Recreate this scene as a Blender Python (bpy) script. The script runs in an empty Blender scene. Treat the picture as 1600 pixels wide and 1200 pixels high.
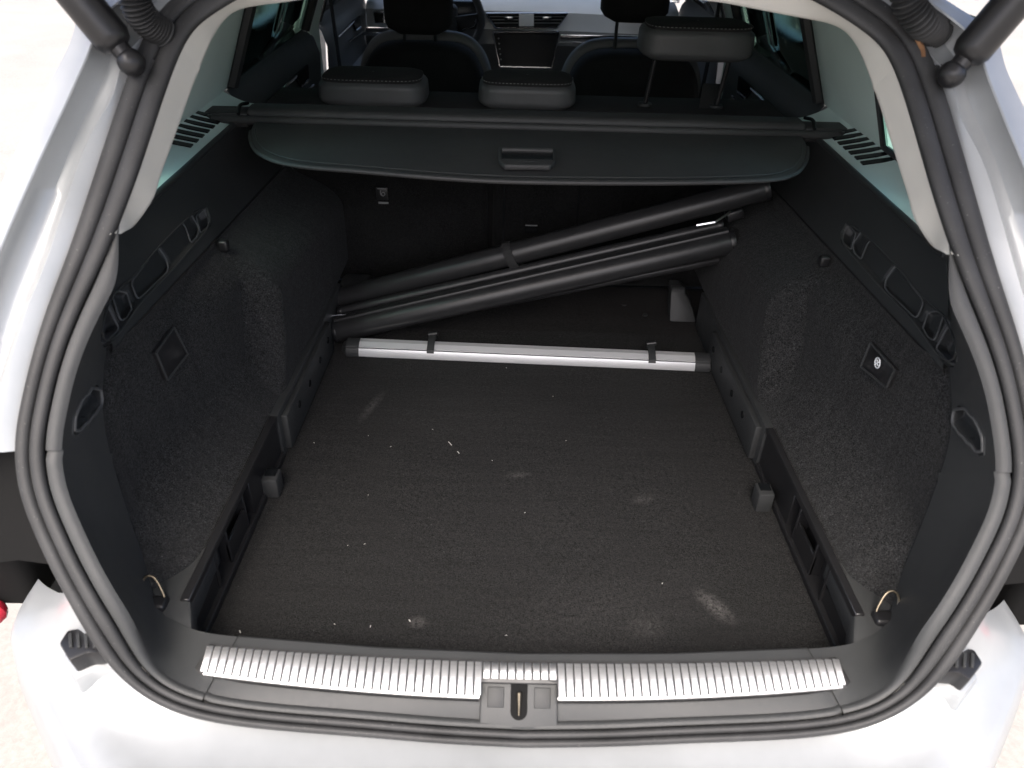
import bpy, bmesh, math, random
import numpy as np
from mathutils import Vector, Matrix
random.seed(4); np.random.seed(4)
SC = bpy.context.scene
COL = SC.collection
rad = math.radians

# ------------------------------------------------------------------ camera
FPX = 1200.0
CAM = np.array([-0.033, -0.8, 1.0])
YAW, PITCH, ROLL = rad(0.52), rad(34.0), rad(1.65)
_f = np.array([math.sin(YAW)*math.cos(PITCH), math.cos(YAW)*math.cos(PITCH), -math.sin(PITCH)])
_r0 = np.array([math.cos(YAW), -math.sin(YAW), 0.0]); _u0 = np.cross(_r0, _f)
CR = math.cos(ROLL)*_r0 + math.sin(ROLL)*_u0
CU = -math.sin(ROLL)*_r0 + math.cos(ROLL)*_u0
cam = bpy.data.cameras.new('camera'); cam.sensor_width = 36; cam.lens = FPX/1600*36
cam.clip_start = 0.02; cam.clip_end = 400
cam.dof.use_dof = True; cam.dof.focus_distance = 1.75; cam.dof.aperture_fstop = 5.6
camo = bpy.data.objects.new('camera', cam); COL.objects.link(camo); SC.camera = camo
camo.matrix_world = Matrix(((CR[0], CU[0], -_f[0], CAM[0]), (CR[1], CU[1], -_f[1], CAM[1]),
                            (CR[2], CU[2], -_f[2], CAM[2]), (0, 0, 0, 1)))
# ------------------------------------------------------------------ world, sun, exposure
SUN_EL, SUN_AZ = rad(55), rad(192)
w = bpy.data.worlds.new('World'); SC.world = w; w.use_nodes = True
nt = w.node_tree; bg = nt.nodes['Background']
sky = nt.nodes.new('ShaderNodeTexSky'); sky.sky_type = 'NISHITA'; sky.sun_disc = False
sky.sun_elevation = SUN_EL; sky.sun_rotation = SUN_AZ; sky.air_density = .7; sky.dust_density = 6.0; sky.ozone_density = 1.0
nt.links.new(sky.outputs[0], bg.inputs[0]); bg.inputs[1].default_value = 0.15
sl = bpy.data.lights.new('sun', 'SUN'); sl.energy = 1.0; sl.angle = rad(35); sl.color = (1, .975, .94)
so = bpy.data.objects.new('sun', sl); COL.objects.link(so)
# sun_rotation is measured clockwise from +Y: direction towards the sun
sd = Vector((math.sin(SUN_AZ)*math.cos(SUN_EL), math.cos(SUN_AZ)*math.cos(SUN_EL), math.sin(SUN_EL)))
so.rotation_euler = sd.to_track_quat('Z', 'Y').to_euler()
SC.view_settings.view_transform = 'Standard'; SC.view_settings.look = 'None'
SC.view_settings.gamma = 1; SC.view_settings.use_curve_mapping = False
SC.view_settings.exposure = 1.5
SC.cycles.use_denoising = True
SC.cycles.max_bounces = 10; SC.cycles.transparent_max_bounces = 12

# ------------------------------------------------------------------ picture -> place
def ray(px, py):
    return ((px-800)/FPX)*CR - ((py-600)/FPX)*CU + _f
def U(px, py, x=None, y=None, z=None):
    d = ray(px, py)
    if z is not None: t = (z-CAM[2])/d[2]
    elif y is not None: t = (y-CAM[1])/d[1]
    else: t = (x-CAM[0])/d[0]
    return CAM + t*d
def proj(P):
    v = np.asarray(P, float)-CAM; k = v@_f
    return np.stack([800+FPX*(v@CR)/k, 600-FPX*(v@CU)/k], -1)
# the rear opening lies on a curved sheet y = g(z)
GZ = np.array([-.2, 0, .06, .1, .2, .3, .4, .5, .6, .7, .8, .9, 1.0])
GY = np.array([-.237, -.236, -.232, -.222, -.175, -.118, -.057, .012, .09, .18, .28, .39, .5])
def g(z): return np.interp(z, GZ, GY)
def S(px, py, off=0.0):
    d = ray(px, py); ts = np.linspace(.3, 2.5, 4401); P = CAM + ts[:, None]*d
    i = int(np.argmax(P[:, 1]-g(P[:, 2])-off > 0)); return P[i]
def cr(pts, n):
    """smooth open curve through pts, n samples evenly spaced"""
    p = np.asarray(pts, float); p = np.vstack([2*p[0]-p[1], p, 2*p[-1]-p[-2]]); out = []
    for i in range(1, len(p)-2):
        for t in np.linspace(0, 1, 24, endpoint=False):
            a, b, c, d = p[i-1], p[i], p[i+1], p[i+2]
            out.append(.5*(2*b+(c-a)*t+(2*a-5*b+4*c-d)*t*t+(-a+3*b-3*c+d)*t**3))
    out.append(p[-2]); return resample(np.array(out), n)
def resample(p, n):
    p = np.asarray(p, float); s = np.r_[0, np.cumsum(np.linalg.norm(np.diff(p, axis=0), axis=1))]
    q = np.linspace(0, s[-1], n)
    return np.stack([np.interp(q, s, p[:, k]) for k in range(p.shape[1])], 1)
def sst(a, b, x):
    t = np.clip((x-a)/(b-a), 0, 1); return t*t*(3-2*t)
def mir(P):
    P = np.array(P, float); P[..., 0] *= -1; return P

# ------------------------------------------------------------------ materials
def nodes(name):
    m = bpy.data.materials.new(name); m.use_nodes = True; t = m.node_tree
    return m, t, t.nodes['Principled BSDF']
def coord(t):
    return t.nodes.new('ShaderNodeTexCoord').outputs['Object']
def noise(t, c, scale, detail=4, rough=.6, dist=0):
    n = t.nodes.new('ShaderNodeTexNoise'); n.inputs['Scale'].default_value = scale; n.inputs['Detail'].default_value = detail
    n.inputs['Roughness'].default_value = rough; n.inputs['Distortion'].default_value = dist
    t.links.new(c, n.inputs['Vector']); return n.outputs['Fac']
def ramp(t, fac, stops):
    r = t.nodes.new('ShaderNodeValToRGB'); e = r.color_ramp.elements
    while len(e) < len(stops): e.new(.5)
    for k, (p, c) in zip(e, stops): k.position = p; k.color = (*c, 1) if len(c) == 3 else c
    t.links.new(fac, r.inputs['Fac']); return r.outputs['Color']
def math_(t, op, a, b=None, clamp=False):
    n = t.nodes.new('ShaderNodeMath'); n.operation = op; n.use_clamp = clamp
    for i, v in enumerate((a, b)):
        if v is None: continue
        if isinstance(v, (int, float)): n.inputs[i].default_value = v
        else: t.links.new(v, n.inputs[i])
    return n.outputs[0]
def mixc(t, fac, a, b):
    n = t.nodes.new('ShaderNodeMix'); n.data_type = 'RGBA'
    if isinstance(fac, (int, float)): n.inputs[0].default_value = fac
    else: t.links.new(fac, n.inputs[0])
    for i, v in ((6, a), (7, b)):
        if isinstance(v, tuple): n.inputs[i].default_value = (*v, 1)
        else: t.links.new(v, n.inputs[i])
    return n.outputs[2]
def bump(t, bs, h, strength=.3, dist=.002, prev=None):
    b = t.nodes.new('ShaderNodeBump'); b.inputs['Strength'].default_value = strength; b.inputs['Distance'].default_value = dist
    t.links.new(h, b.inputs['Height'])
    if prev is not None: t.links.new(prev, b.inputs['Normal'])
    t.links.new(b.outputs[0], bs.inputs['Normal']); return b.outputs[0]
def plain(name, col, rough=.5, metal=0, grain=0, gscale=900, var=.12, vscale=9, spec=.5, coat=0, dust=0):
    m, t, b = nodes(name); c = coord(t)
    f = noise(t, c, vscale, 5)
    d = tuple(x*(1-var) for x in col); l = tuple(min(1, x*(1+var)) for x in col)
    cc = ramp(t, f, [(.3, d), (.7, l)])
    if dust:
        df = math_(t, 'GREATER_THAN', noise(t, c, 420, 2, .5), .735)
        df = math_(t, 'MULTIPLY', df, dust)
        cc = mixc(t, df, cc, (.35, .34, .32))
    t.links.new(cc, b.inputs['Base Color'])
    rr = t.nodes.new('ShaderNodeMapRange'); rr.inputs[3].default_value = max(.02, rough-.07); rr.inputs[4].default_value = min(1, rough+.09)
    t.links.new(noise(t, c, vscale*4, 6, .7), rr.inputs[0]); t.links.new(rr.outputs[0], b.inputs['Roughness'])
    b.inputs['Metallic'].default_value = metal; b.inputs['Specular IOR Level'].default_value = spec
    if coat: b.inputs['Coat Weight'].default_value = coat; b.inputs['Coat Roughness'].default_value = .06
    if grain: bump(t, b, noise(t, c, gscale, 2, .5), grain, .001)
    return m
def carpet(name, col, stains=None, speck=.5, col2=None):
    m, t, b = nodes(name); c = coord(t)
    fine = noise(t, c, 420, 3, .8); mid = noise(t, c, 140, 4, .7); big = noise(t, c, 5, 5, .6, .4)
    lo = tuple(x*.15 for x in col); hi = tuple(x*2.7 for x in col)
    cc = ramp(t, fine, [(.40, lo), (.5, col), (.61, hi)])
    cc = mixc(t, .25, cc, ramp(t, mid, [(.40, lo), (.62, hi)]))
    cc = mixc(t, ramp(t, big, [(.4, (0, 0, 0)), (.75, (.5, .5, .5))]), cc, col2 or hi)
    mpb = t.nodes.new('ShaderNodeMapping'); mpb.inputs['Scale'].default_value = (3, 34, 3); t.links.new(c, mpb.inputs[0])
    cc = mixc(t, ramp(t, noise(t, mpb.outputs[0], 1.6, 5, .65, .3), [(.42, (0, 0, 0)), (.66, (.22, .22, .22))]), cc, lo)
    fib = math_(t, 'GREATER_THAN', noise(t, c, 300, 2, .6), .70)
    cc = mixc(t, math_(t, 'MULTIPLY', fib, speck), cc, tuple(min(1, x*6+.03) for x in col))
    if stains:
        for (x, y, z, rx, ry, amt, rot) in stains:
            mp = t.nodes.new('ShaderNodeMapping'); mp.vector_type = 'TEXTURE'
            mp.inputs['Location'].default_value = (x, y, z); mp.inputs['Scale'].default_value = (rx, ry, .2)
            mp.inputs['Rotation'].default_value = (0, 0, rot)
            t.links.new(c, mp.inputs[0])
            ln = t.nodes.new('ShaderNodeVectorMath'); ln.operation = 'LENGTH'; t.links.new(mp.outputs[0], ln.inputs[0])
            k = math_(t, 'SUBTRACT', 1.0, ln.outputs['Value'], True)
            k = math_(t, 'MULTIPLY', k, ramp(t, noise(t, c, 130, 6, .85), [(.40, (0, 0, 0)), (.66, (1, 1, 1))]))
            k = math_(t, 'MULTIPLY', k, amt, True)
            cc = mixc(t, k, cc, (.26, .25, .24))
    t.links.new(cc, b.inputs['Base Color']); b.inputs['Roughness'].default_value = .95
    b.inputs['Specular IOR Level'].default_value = .12
    b.inputs['Sheen Weight'].default_value = .04; b.inputs['Sheen Roughness'].default_value = .5
    p = bump(t, b, fine, .6, .0025); bump(t, b, mid, .35, .004, p)
    return m
def glass(name, tint, refl=.12):
    m = bpy.data.materials.new(name); m.use_nodes = True; t = m.node_tree; t.nodes.remove(t.nodes['Principled BSDF'])
    tr = t.nodes.new('ShaderNodeBsdfTransparent'); tr.inputs[0].default_value = (*tint, 1)
    gl = t.nodes.new('ShaderNodeBsdfGlossy'); gl.inputs['Roughness'].default_value = .02
    fr = t.nodes.new('ShaderNodeFresnel'); fr.inputs[0].default_value = 1.45
    mx = t.nodes.new('ShaderNodeMixShader'); t.links.new(fr.outputs[0], mx.inputs[0])
    t.links.new(tr.outputs[0], mx.inputs[1]); t.links.new(gl.outputs[0], mx.inputs[2])
    t.links.new(mx.outputs[0], t.nodes['Material Output'].inputs[0]); return m

M = {}
M['paint'] = plain('silver_paint', (.38, .397, .405), .38, .35, .05, 2500, .10, 5, coat=.35, dust=.45)
M['rubber'] = plain('seal_rubber', (.029, .0295, .030), .60, 0, .2, 500, .3, 14, dust=.35)
M['black'] = plain('black_plastic', (.030, .0315, .032), .50, 0, .35, 1500, .10, 7, .45, dust=.10)
M['gloss'] = plain('smooth_black_plastic', (.014, .014, .015), .34, 0, .05, 900, .1, 10, dust=.12)
M['greyp'] = plain('grey_plastic', (.040, .042, .0425), .50, 0, .35, 1500, .08, 7, dust=.06)
M['matte'] = plain('matte_black', (.010, .010, .010), .9, 0, .2, 600, .1, 8, .1)
M['edge'] = plain('lit_plastic_edge', (.085, .088, .09), .42, 0, .2, 1500, .1, 7)  # paler than the trims: light caught on rim edges put into the colour
M['cream'] = plain('cream_trim', (.64, .63, .585), .6, 0, .2, 1600, .05, 6)
M['lgrey_greenlit'] = plain('green_lit_grey_trim', (.62, .74, .70), .65, 0, .2, 1600, .04, 6)  # green of light through the quarter glass is put into this grey
M['alu'] = plain('brushed_aluminium', (.80, .80, .80), .42, .7, .05, 1400, .14, 24, dust=.3)
M['aludark'] = plain('dark_aluminium', (.07, .07, .07), .5, .5, .1, 700, .3, 30)  # dark base under the ribs, seen as lines between them
M['anod'] = plain('anodised_profile', (.74, .74, .745), .30, .45, 0, 900, .02, 6)
M['chrome'] = plain('chrome', (.75, .76, .78), .12, 1, 0, 900, .03, 10)
M['steel'] = plain('zinc_steel', (.5, .48, .44), .3, 1, .1, 500, .2, 40)
M['ring'] = plain('tarnished_wire', (.12, .105, .08), .35, 1, .1, 500, .3, 60)
M['rust'] = plain('rusty_steel', (.30, .16, .08), .6, .6, .3, 300, .4, 60)
M['side'] = carpet('side_carpet', (.020, .0203, .0205), None, .45, (.024, .0245, .025))
M['back'] = carpet('seat_back_carpet', (.0075, .0075, .0075), None, .15)
_st = [(.318, .045, 0, .050, .022, .5, 2.2), (.20, .0, 0, .04, .03, .14, .3), (-.165, .0, 0, .02, .014, .4, 0),
       (-.005, .36, 0, .03, .012, .3, .2), (.235, .30, 0, .03, .018, .28, .5), (.06, .22, 0, .5, .4, .05, .4),
       (-.33, .58, 0, .015, .07, .3, -.3), (.12, .02, 0, .25, .10, .07, .3), (-.12, .56, 0, .25, .12, .05, .1)]
M['floor'] = carpet('floor_carpet', (.0128, .0127, .0125), _st, .4, (.0165, .0163, .016))
M['rearfloor'] = carpet('rear_floor_carpet', (.0085, .0078, .0074), None, .25)
M['fabric'] = plain('seat_fabric', (.012, .012, .012), .9, 0, .6, 1100, .2, 30)
M['leather'] = plain('grey_leatherette', (.06, .062, .063), .48, 0, .3, 500, .1, 12)
M['bolster'] = plain('grey_bolster', (.13, .133, .13), .5, 0, .3, 500, .1, 12)
M['stitch'] = plain('pale_thread', (.20, .20, .195), .8)
M['cover'] = plain('cover_vinyl', (.038, .0375, .037), .56, 0, .35, 900, .08, 8, dust=.10)
M['dash'] = plain('dash_grey', (.66, .67, .66), .6, 0, .3, 800, .05, 6)
M['door'] = plain('door_trim', (.05, .054, .053), .5, 0, .3, 800, .06, 6)
M['dashd'] = plain('dash_dark', (.12, .125, .125), .45, 0, .2, 800, .05, 6)
M['screen'] = plain('screen_glass', (.008, .009, .010), .22, 0, 0, 900, .05, 6, .25)
M['tube'] = plain('satin_black_tube', (.026, .026, .027), .33, .15, .12, 1200, .1, 20, dust=.06)
M['velcro'] = plain('black_webbing', (.02, .02, .02), .85, 0, .8, 700, .2, 60)
M['red'] = plain('red_lens', (.45, .02, .04), .2)
M['white'] = plain('white_print', (.75, .78, .80), .5)
M['pale'] = plain('grey_print', (.22, .22, .22), .6)
M['lint'] = plain('lint', (.6, .59, .55), .9)
M['tyre'] = plain('tyre_rubber', (.03, .03, .03), .8)
M['gl_q'] = glass('quarter_glass', (.72, .95, .89))
M['gl_d'] = glass('privacy_glass', (.36, .47, .42))
M['gl_c'] = glass('clear_glass', (.955, .985, .975))
def ground_mat():
    m, t, b = nodes('concrete_paving'); c = coord(t)
    n1 = noise(t, c, 1.2, 6, .6, .5); n2 = noise(t, c, 60, 5, .7)
    cc = ramp(t, n1, [(.3, (.30, .285, .26)), (.7, (.37, .355, .325))])
    cc = mixc(t, .25, cc, ramp(t, n2, [(.35, (.19, .18, .165)), (.65, (.43, .41, .38))]))
    t.links.new(cc, b.inputs['Base Color']); b.inputs['Roughness'].default_value = .9
    bump(t, b, n2, .4, .004); return m
M['ground'] = ground_mat()

# ------------------------------------------------------------------ mesh helpers
class MB:
    def __init__(s): s.v = []; s.f = []
    def add(s, vs, fs):
        o = len(s.v); s.v += [tuple(map(float, q)) for q in vs]; s.f += [tuple(i+o for i in f) for f in fs]; return s
    def loft(s, rows, closed=False, wrap=False):
        rows = [np.asarray(r) for r in rows]; n = len(rows[0]); o = len(s.v)
        for r in rows: s.v += [tuple(map(float, q)) for q in r]
        m = len(rows)
        for i in range(m if wrap else m-1):
            a, b = o+i*n, o+((i+1) % m)*n
            for j in range(n if closed else n-1):
                k = (j+1) % n; s.f.append((a+j, a+k, b+k, b+j))
        return s
    def tube(s, path, r, n=12, caps=True):
        path = np.asarray(path, float); rr = np.broadcast_to(np.asarray(r, float), (len(path),))
        rows = []; up = None
        for i, p in enumerate(path):
            t = path[min(i+1, len(path)-1)]-path[max(i-1, 0)]; t = t/np.linalg.norm(t)
            if up is None:
                a = np.array([0, 0, 1.]) if abs(t[2]) < .9 else np.array([1., 0, 0])
            else: a = up
            u = a-t*(a@t); u /= np.linalg.norm(u); up = u; b = np.cross(t, u)
            th = np.linspace(0, 2*math.pi, n, endpoint=False)
            rows.append(p+rr[i]*(np.cos(th)[:, None]*u+np.sin(th)[:, None]*b))
        o = len(s.v); s.loft(rows, True)
        if caps:
            s.f.append(tuple(range(o+n-1, o-1, -1))); e = o+(len(rows)-1)*n; s.f.append(tuple(range(e, e+n)))
        return s
    def prism(s, poly, vec):
        poly = np.asarray(poly, float); n = len(poly); o = len(s.v)
        s.v += [tuple(map(float, q)) for q in poly]+[tuple(map(float, q)) for q in poly+np.asarray(vec)]
        s.f.append(tuple(range(o, o+n))); s.f.append(tuple(range(o+2*n-1, o+n-1, -1)))
        for i in range(n):
            k = (i+1) % n; s.f.append((o+i, o+n+i, o+n+k, o+k))
        return s
    def box(s, c, d, M3=None):
        c = np.asarray(c, float); h = np.asarray(d, float)/2
        q = np.array([[x, y, z] for z in (-1, 1) for y in (-1, 1) for x in (-1, 1)])*h
        if M3 is not None: q = q@np.asarray(M3).T
        return s.add(q+c, [(0, 2, 3, 1), (4, 5, 7, 6), (0, 1, 5, 4), (2, 6, 7, 3), (0, 4, 6, 2), (1, 3, 7, 5)])
    def sphere(s, c, r, n=10):
        c = np.asarray(c); r = np.broadcast_to(np.asarray(r, float), (3,)); rows = []
        for i in range(n+1):
            a = math.pi*i/n*.998+.003; th = np.linspace(0, 2*math.pi, 2*n, endpoint=False)
            rows.append(np.stack([c[0]+r[0]*math.sin(a)*np.cos(th), c[1]+r[1]*math.sin(a)*np.sin(th), c[2]+r[2]*math.cos(a)+0*th], 1))
        return s.loft(rows, True)
    def build(s, name, mat, parent=None, smooth=True, bev=0, seg=2, ang=38, solid=0, sub=0, org=None):
        me = bpy.data.meshes.new(name)
        v = np.array(s.v) if org is None else np.array(s.v)-np.asarray(org)
        me.from_pydata(v.tolist(), [], s.f); me.validate()
        bm = bmesh.new(); bm.from_mesh(me)
        bmesh.ops.remove_doubles(bm, verts=bm.verts, dist=1e-6)
        bmesh.ops.recalc_face_normals(bm, faces=bm.faces)
        if bev:
            es = [e for e in bm.edges if len(e.link_faces) == 2 and e.calc_face_angle(0) > .5]
            bmesh.ops.bevel(bm, geom=es, offset=bev, segments=seg, profile=.5, affect='EDGES', clamp_overlap=True)
        bm.to_mesh(me); bm.free()
        if smooth:
            me.polygons.foreach_set('use_smooth', [True]*len(me.polygons)); me.set_sharp_from_angle(angle=rad(ang))
        o = bpy.data.objects.new(name, me); COL.objects.link(o); me.materials.append(M[mat])
        if org is not None: o.location = org
        if parent is not None:
            o.parent = parent; o.matrix_parent_inverse = world_of(parent).inverted()
        if solid:
            md = o.modifiers.new('thickness', 'SOLIDIFY'); md.thickness = solid; md.offset = -1
        if sub:
            md = o.modifiers.new('smooth', 'SUBSURF'); md.levels = md.render_levels = sub
        return o
def world_of(o):
    mw = o.matrix_basis.copy()
    if o.parent is not None: mw = world_of(o.parent) @ o.matrix_parent_inverse @ mw
    return mw
def thing(name, label, cat, loc, group=None):
    o = bpy.data.objects.new(name, None); COL.objects.link(o); o.location = loc
    o.empty_display_size = .1; o['label'] = label; o['category'] = cat
    if group: o['group'] = group
    return o
def rbox(name, mat, parent, c, d, r, seg=4, M3=None, sub=0):
    return MB().box(c, d, M3).build(name, mat, parent, True, r, seg, 60, sub=sub)
def copyobj(o, loc, parent):
    c = o.copy(); COL.objects.link(c); c.location = loc; c.parent = parent
    return c
def in_poly(q, poly):
    """signed pixel distance, positive inside"""
    q = np.asarray(q); poly = np.asarray(poly, float); n = len(poly)
    ins = np.zeros(len(q), bool); dm = np.full(len(q), 1e9)
    for i in range(n):
        a, b = poly[i], poly[(i+1) % n]; e = b-a
        t = np.clip(((q-a)@e)/(e@e), 0, 1); dm = np.minimum(dm, np.linalg.norm(q-(a+t[:, None]*e), axis=1))
        c = ((a[1] > q[:, 1]) != (b[1] > q[:, 1])) & (q[:, 0] < (b[0]-a[0])*(q[:, 1]-a[1])/(b[1]-a[1]+1e-12)+a[0])
        ins ^= c
    return np.where(ins, dm, -dm)

# ================================================================== SETTING
gr = MB(); gr.add([(-120, -120, -.62), (120, -120, -.62), (120, 120, -.62), (-120, 120, -.62)], [(0, 1, 2, 3)])
gro = gr.build('ground', 'ground', None, False); gro['kind'] = 'structure'

car = thing('estate_car', 'silver estate car seen into its open black carpeted boot', 'car', (0, 1.2, -.62))

# ------------------------------------------------------------------ opening curve (half, x > 0)
sealL = [(266, 0), (231, 48), (203, 115), (175, 196), (147, 280), (112, 385), (77, 477), (52, 557), (31, 645), (23, 704), (26, 736), (35, 785), (56, 832),
         (84, 895), (115, 948), (150, 1011), (196, 1070), (245, 1102), (315, 1126), (420, 1140), (560, 1151), (690, 1162)]
half = np.array([S(*q) for q in sealL]); half[:, 0] *= -1
half = np.vstack([[(0, g(.93), .93), (.2, g(.925), .925), (.33, g(.91), .91), (.41, g(.885), .885)], half, [S(805, 1168)*np.array([0, 1, 1])]])
# light smoothing
HC = cr(half, 400)
for _ in range(60):
    HC[1:-1] = .25*HC[:-2]+.5*HC[1:-1]+.25*HC[2:]
HC[:, 1] = g(HC[:, 2])
for _ in range(40):
    HC[1:-1, 1] = .25*HC[:-2, 1]+.5*HC[1:-1, 1]+.25*HC[2:, 1]
HC[0, 0] = HC[-1, 0] = 0
NH = 170
HC = resample(HC, NH)
def frames(P):
    T = np.gradient(P, axis=0); T /= np.linalg.norm(T, axis=1)[:, None]
    gz = (g(P[:, 2]+.08)-g(P[:, 2]-.08))/.16
    Nn = np.stack([0*gz, -np.ones_like(gz), gz], 1); Nn /= np.linalg.norm(Nn, axis=1)[:, None]
    Bn = np.cross(Nn, T); Bn /= np.linalg.norm(Bn, axis=1)[:, None]
    ctr = np.array([0, .05, .45]); sgn = np.sign(((ctr-P)*Bn).sum(1)); Bn *= np.sign(np.median(sgn))
    return Nn, Bn
HN, HB = frames(HC)
_ph = rad(48)*sst(.24, .085, HC[:, 2])[:, None]*np.clip(HB[:, 2:3]*1.3, 0, 1)
HB, HN = HB*np.cos(_ph)-HN*np.sin(_ph), HN*np.cos(_ph)+HB*np.sin(_ph)
HB[0] = (0, HB[0][1], HB[0][2]); HB[-1] = (0, HB[-1][1], HB[-1][2])
WS = ((.76+.40*sst(.46, .70, HC[:, 2]))*(1-.40*sst(.20, .09, HC[:, 2])))[:, None]
def off(inw, out):
    """half curve shifted inwards (in the opening sheet) and outwards (to the rear)"""
    return HC+HB*WS*inw+HN*out
def ring(half_curve):
    return np.vstack([half_curve, mir(half_curve)[-2:0:-1]])
def near(px, py):
    """index on the half curve of a pixel of the left traced outer seal edge"""
    p = proj(mir(HC)); return int(np.argmin(((p-np.array([px, py]))**2).sum(1)))

# weather seal: two round lobes
prof = []
for k in range(9):
    a = math.pi*(1-k/8)*.9999+.0001; prof.append((.011+.011*math.cos(a), .0085*math.sin(a)**.8))
for k in range(9):
    a = math.pi*(1-k/8)*.9999+.0001; prof.append((.0335+.0105*math.cos(a), .001+.0065*math.sin(a)**.8))
prof += [(.0435, -.004), (.030, -.012), (0, -.014)]
seal = MB().loft([ring(off(b, n)) for b, n in prof], True, True).build('weather_seal', 'rubber', car, ang=60)
# ------------------------------------------------------------------ lower trim round the boot mouth
ST = [((123, 352), (.655, .32, .505)), ((90, 440), (.638, .235, .465)), ((66, 510), (.612, .150, .412)), ((45, 590), (.602, .088, .375)),
      ((31, 645), (.600, .062, .330)), ((24, 710), (.598, .052, .285)), ((35, 785), (.593, .040, .225)), ((60, 845), (.585, .026, .165)),
      ((84, 895), (.572, .008, .120)), ((115, 948), (.545, -.040, .104)), ((150, 1011), (.520, -.076, .100)), ((196, 1070), (.472, -.100, .100)),
      ((245, 1102), (.438, -.108, .100)), ((310, 1124), (.400, -.112, .100)), ((560, 1151), (.20, -.126, .100)), ((810, 1168), (0, -.131, .100))]
sidx = [near(*a) for a, _ in ST]; sidx[-1] = NH-1
ipts = np.array([b for _, b in ST])
i0 = sidx[0]-1
kk = np.arange(i0, NH)
IN = np.stack([np.interp(kk, sidx, ipts[:, c]) for c in range(3)], 1)
for _ in range(4):
    IN[1:-1] = .25*IN[:-2]+.5*IN[1:-1]+.25*IN[2:]
_lt = np.ones(NH); _lt[i0:i0+8] = sst(-1, 7, np.arange(8.))
def lip(b, n):
    k = _lt[:, None]; return (HC+HB*WS*(.0415+(b-.0415)*k)+HN*(-.005+(n+.005)*k))[i0:]
rows = [lip(.0435, -.014), lip(.044, -.004), lip(.048, .0005), lip(.054, .0016), lip(.061, .0008), lip(.066, -.0015), lip(.070, -.005)]
base = rows[-1]
# crown of the trim between lip and inner edge
def trim_row(t):
    P = base*(1-t)+IN*t
    bul = (math.sin(math.pi*t)*.012*sst(.50, .34, base[:, 2]))[:, None]
    sillw = sst(.30, .12, base[:, 2])[:, None]
    # on the sill the surface rises fast to the tread
    zz = base[:, 2]+(IN[:, 2]-base[:, 2])*(1-(1-t)**2.4)
    Q = P.copy(); Q[:, 2] = zz
    P = P*(1-sillw)+Q*sillw
    P = P + HN[i0:]*bul*(1-sillw)
    return P
TR = [trim_row(t) for t in np.linspace(0, 1, 46)[1:]]
rows = rows+TR
# grab recess pressed into the trim (traced on the right, mirrored)
grab = [(1498, 633), (1491, 641), (1488, 659), (1495, 673), (1530, 711), (1536, 709), (1536, 682), (1526, 659), (1505, 637)]
def press(P, poly, depth, dirv, wall=6., lo=0):
    d = in_poly(proj(P), poly); k = np.clip((d-lo)/wall, 0, 1); k = k*k*(3-2*k)
    return P+np.asarray(dirv)*(depth*k)[:, None]
def refine(rows, r0, r1, c0, c1, fr, fc):
    pass
def gridmesh(rows): return MB().loft(rows)
# dense version of the area of the recess
RW = np.array(rows)
def densify(RW, nr, nc):
    a = np.stack([resample_idx(RW[:, j], nr) for j in range(RW.shape[1])], 1)
    return np.stack([resample_idx(a[i], nc) for i in range(nr)], 0)
def resample_idx(p, n):
    q = np.linspace(0, len(p)-1, n); k = np.arange(len(p))
    return np.stack([np.interp(q, k, p[:, c]) for c in range(3)], 1)
band = [(1322, 348), (1313, 362), (1312, 378), (1330, 396), (1377, 450), (1430, 503), (1455, 542), (1478, 570), (1488, 575), (1497, 563), (1492, 527), (1482, 499),
        (1470, 486), (1442, 465), (1397, 411), (1342, 357)]
pockets = [([(1482, 500), (1494, 545), (1489, 572), (1457, 543)], .022, 5), ([(1438, 511), (1446, 486), (1462, 484), (1470, 492), (1456, 530), (1446, 526)], .012, 4),
           ([(1397, 412), (1380, 433), (1378, 450), (1428, 497), (1440, 470)], .007, 3), ([(1343, 359), (1329, 380), (1331, 393), (1342, 404), (1352, 378), (1358, 374)], .008, 4),
           ([(1323, 350), (1314, 364), (1314, 377), (1326, 389), (1334, 362)], .012, 4)]
PDIR = np.array([.86, 0, -.4])
NA, NB_ = 280, 64
def upper_base():
    gy = np.linspace(0, 1, NA); rows_ = []
    p_end, e_end = np.array([.612, .150, .412]), np.array([.655, .32, .505])
    for b_ in np.linspace(-.12, 1, NB_):
        bb_ = max(b_, 0); y0 = p_end[1]*(1-bb_)+e_end[1]*bb_
        ys = y0+(1.10-y0)*gy; zs = seam_z(np.minimum(ys, 1.1))
        x = .606*(1-bb_)+.655*bb_+.006*math.sin(math.pi*bb_)-.05*min(b_, 0)
        rows_.append(np.stack([x+0*ys, ys, zs*(1-b_)+.505*b_], 1))
    return np.array(rows_)
def seam_z(y): return .405-.045*(np.maximum(y, .13)-.13)
UG = upper_base()
_tb = np.concatenate([RW[:7], densify(RW[7:], 110, RW.shape[1])])
PALL = np.concatenate([_tb[7:].reshape(-1, 3), UG[8:].reshape(-1, 3)]); PPIX = proj(PALL)
def rim_on(poly, s_, r, name, mat, parent, lift=.0008, closed=True):
    q = np.asarray(poly, float); q = np.vstack([q, q[:1]]) if closed else q
    q = resample(q, 44); out = []
    for p_ in q:
        k_ = np.argsort(((PPIX-p_)**2).sum(1))[:3]; out.append(PALL[k_].mean(0)-PDIR*lift)
    out = np.array(out)
    for _ in range(2): out[1:-1] = .25*out[:-2]+.5*out[1:-1]+.25*out[2:]
    out[:, 0] *= s_
    return MB().tube(out, r, 6, not closed).build(name, mat, parent)
def inset(poly, k):
    q = np.asarray(poly, float); c_ = q.mean(0); return c_+(q-c_)*k
def pockets_in(P):
    P = press(P, band, .010, PDIR, 5.)
    for po, d_, w_ in pockets: P = press(P, po, d_, PDIR, w_)
    return P

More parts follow.
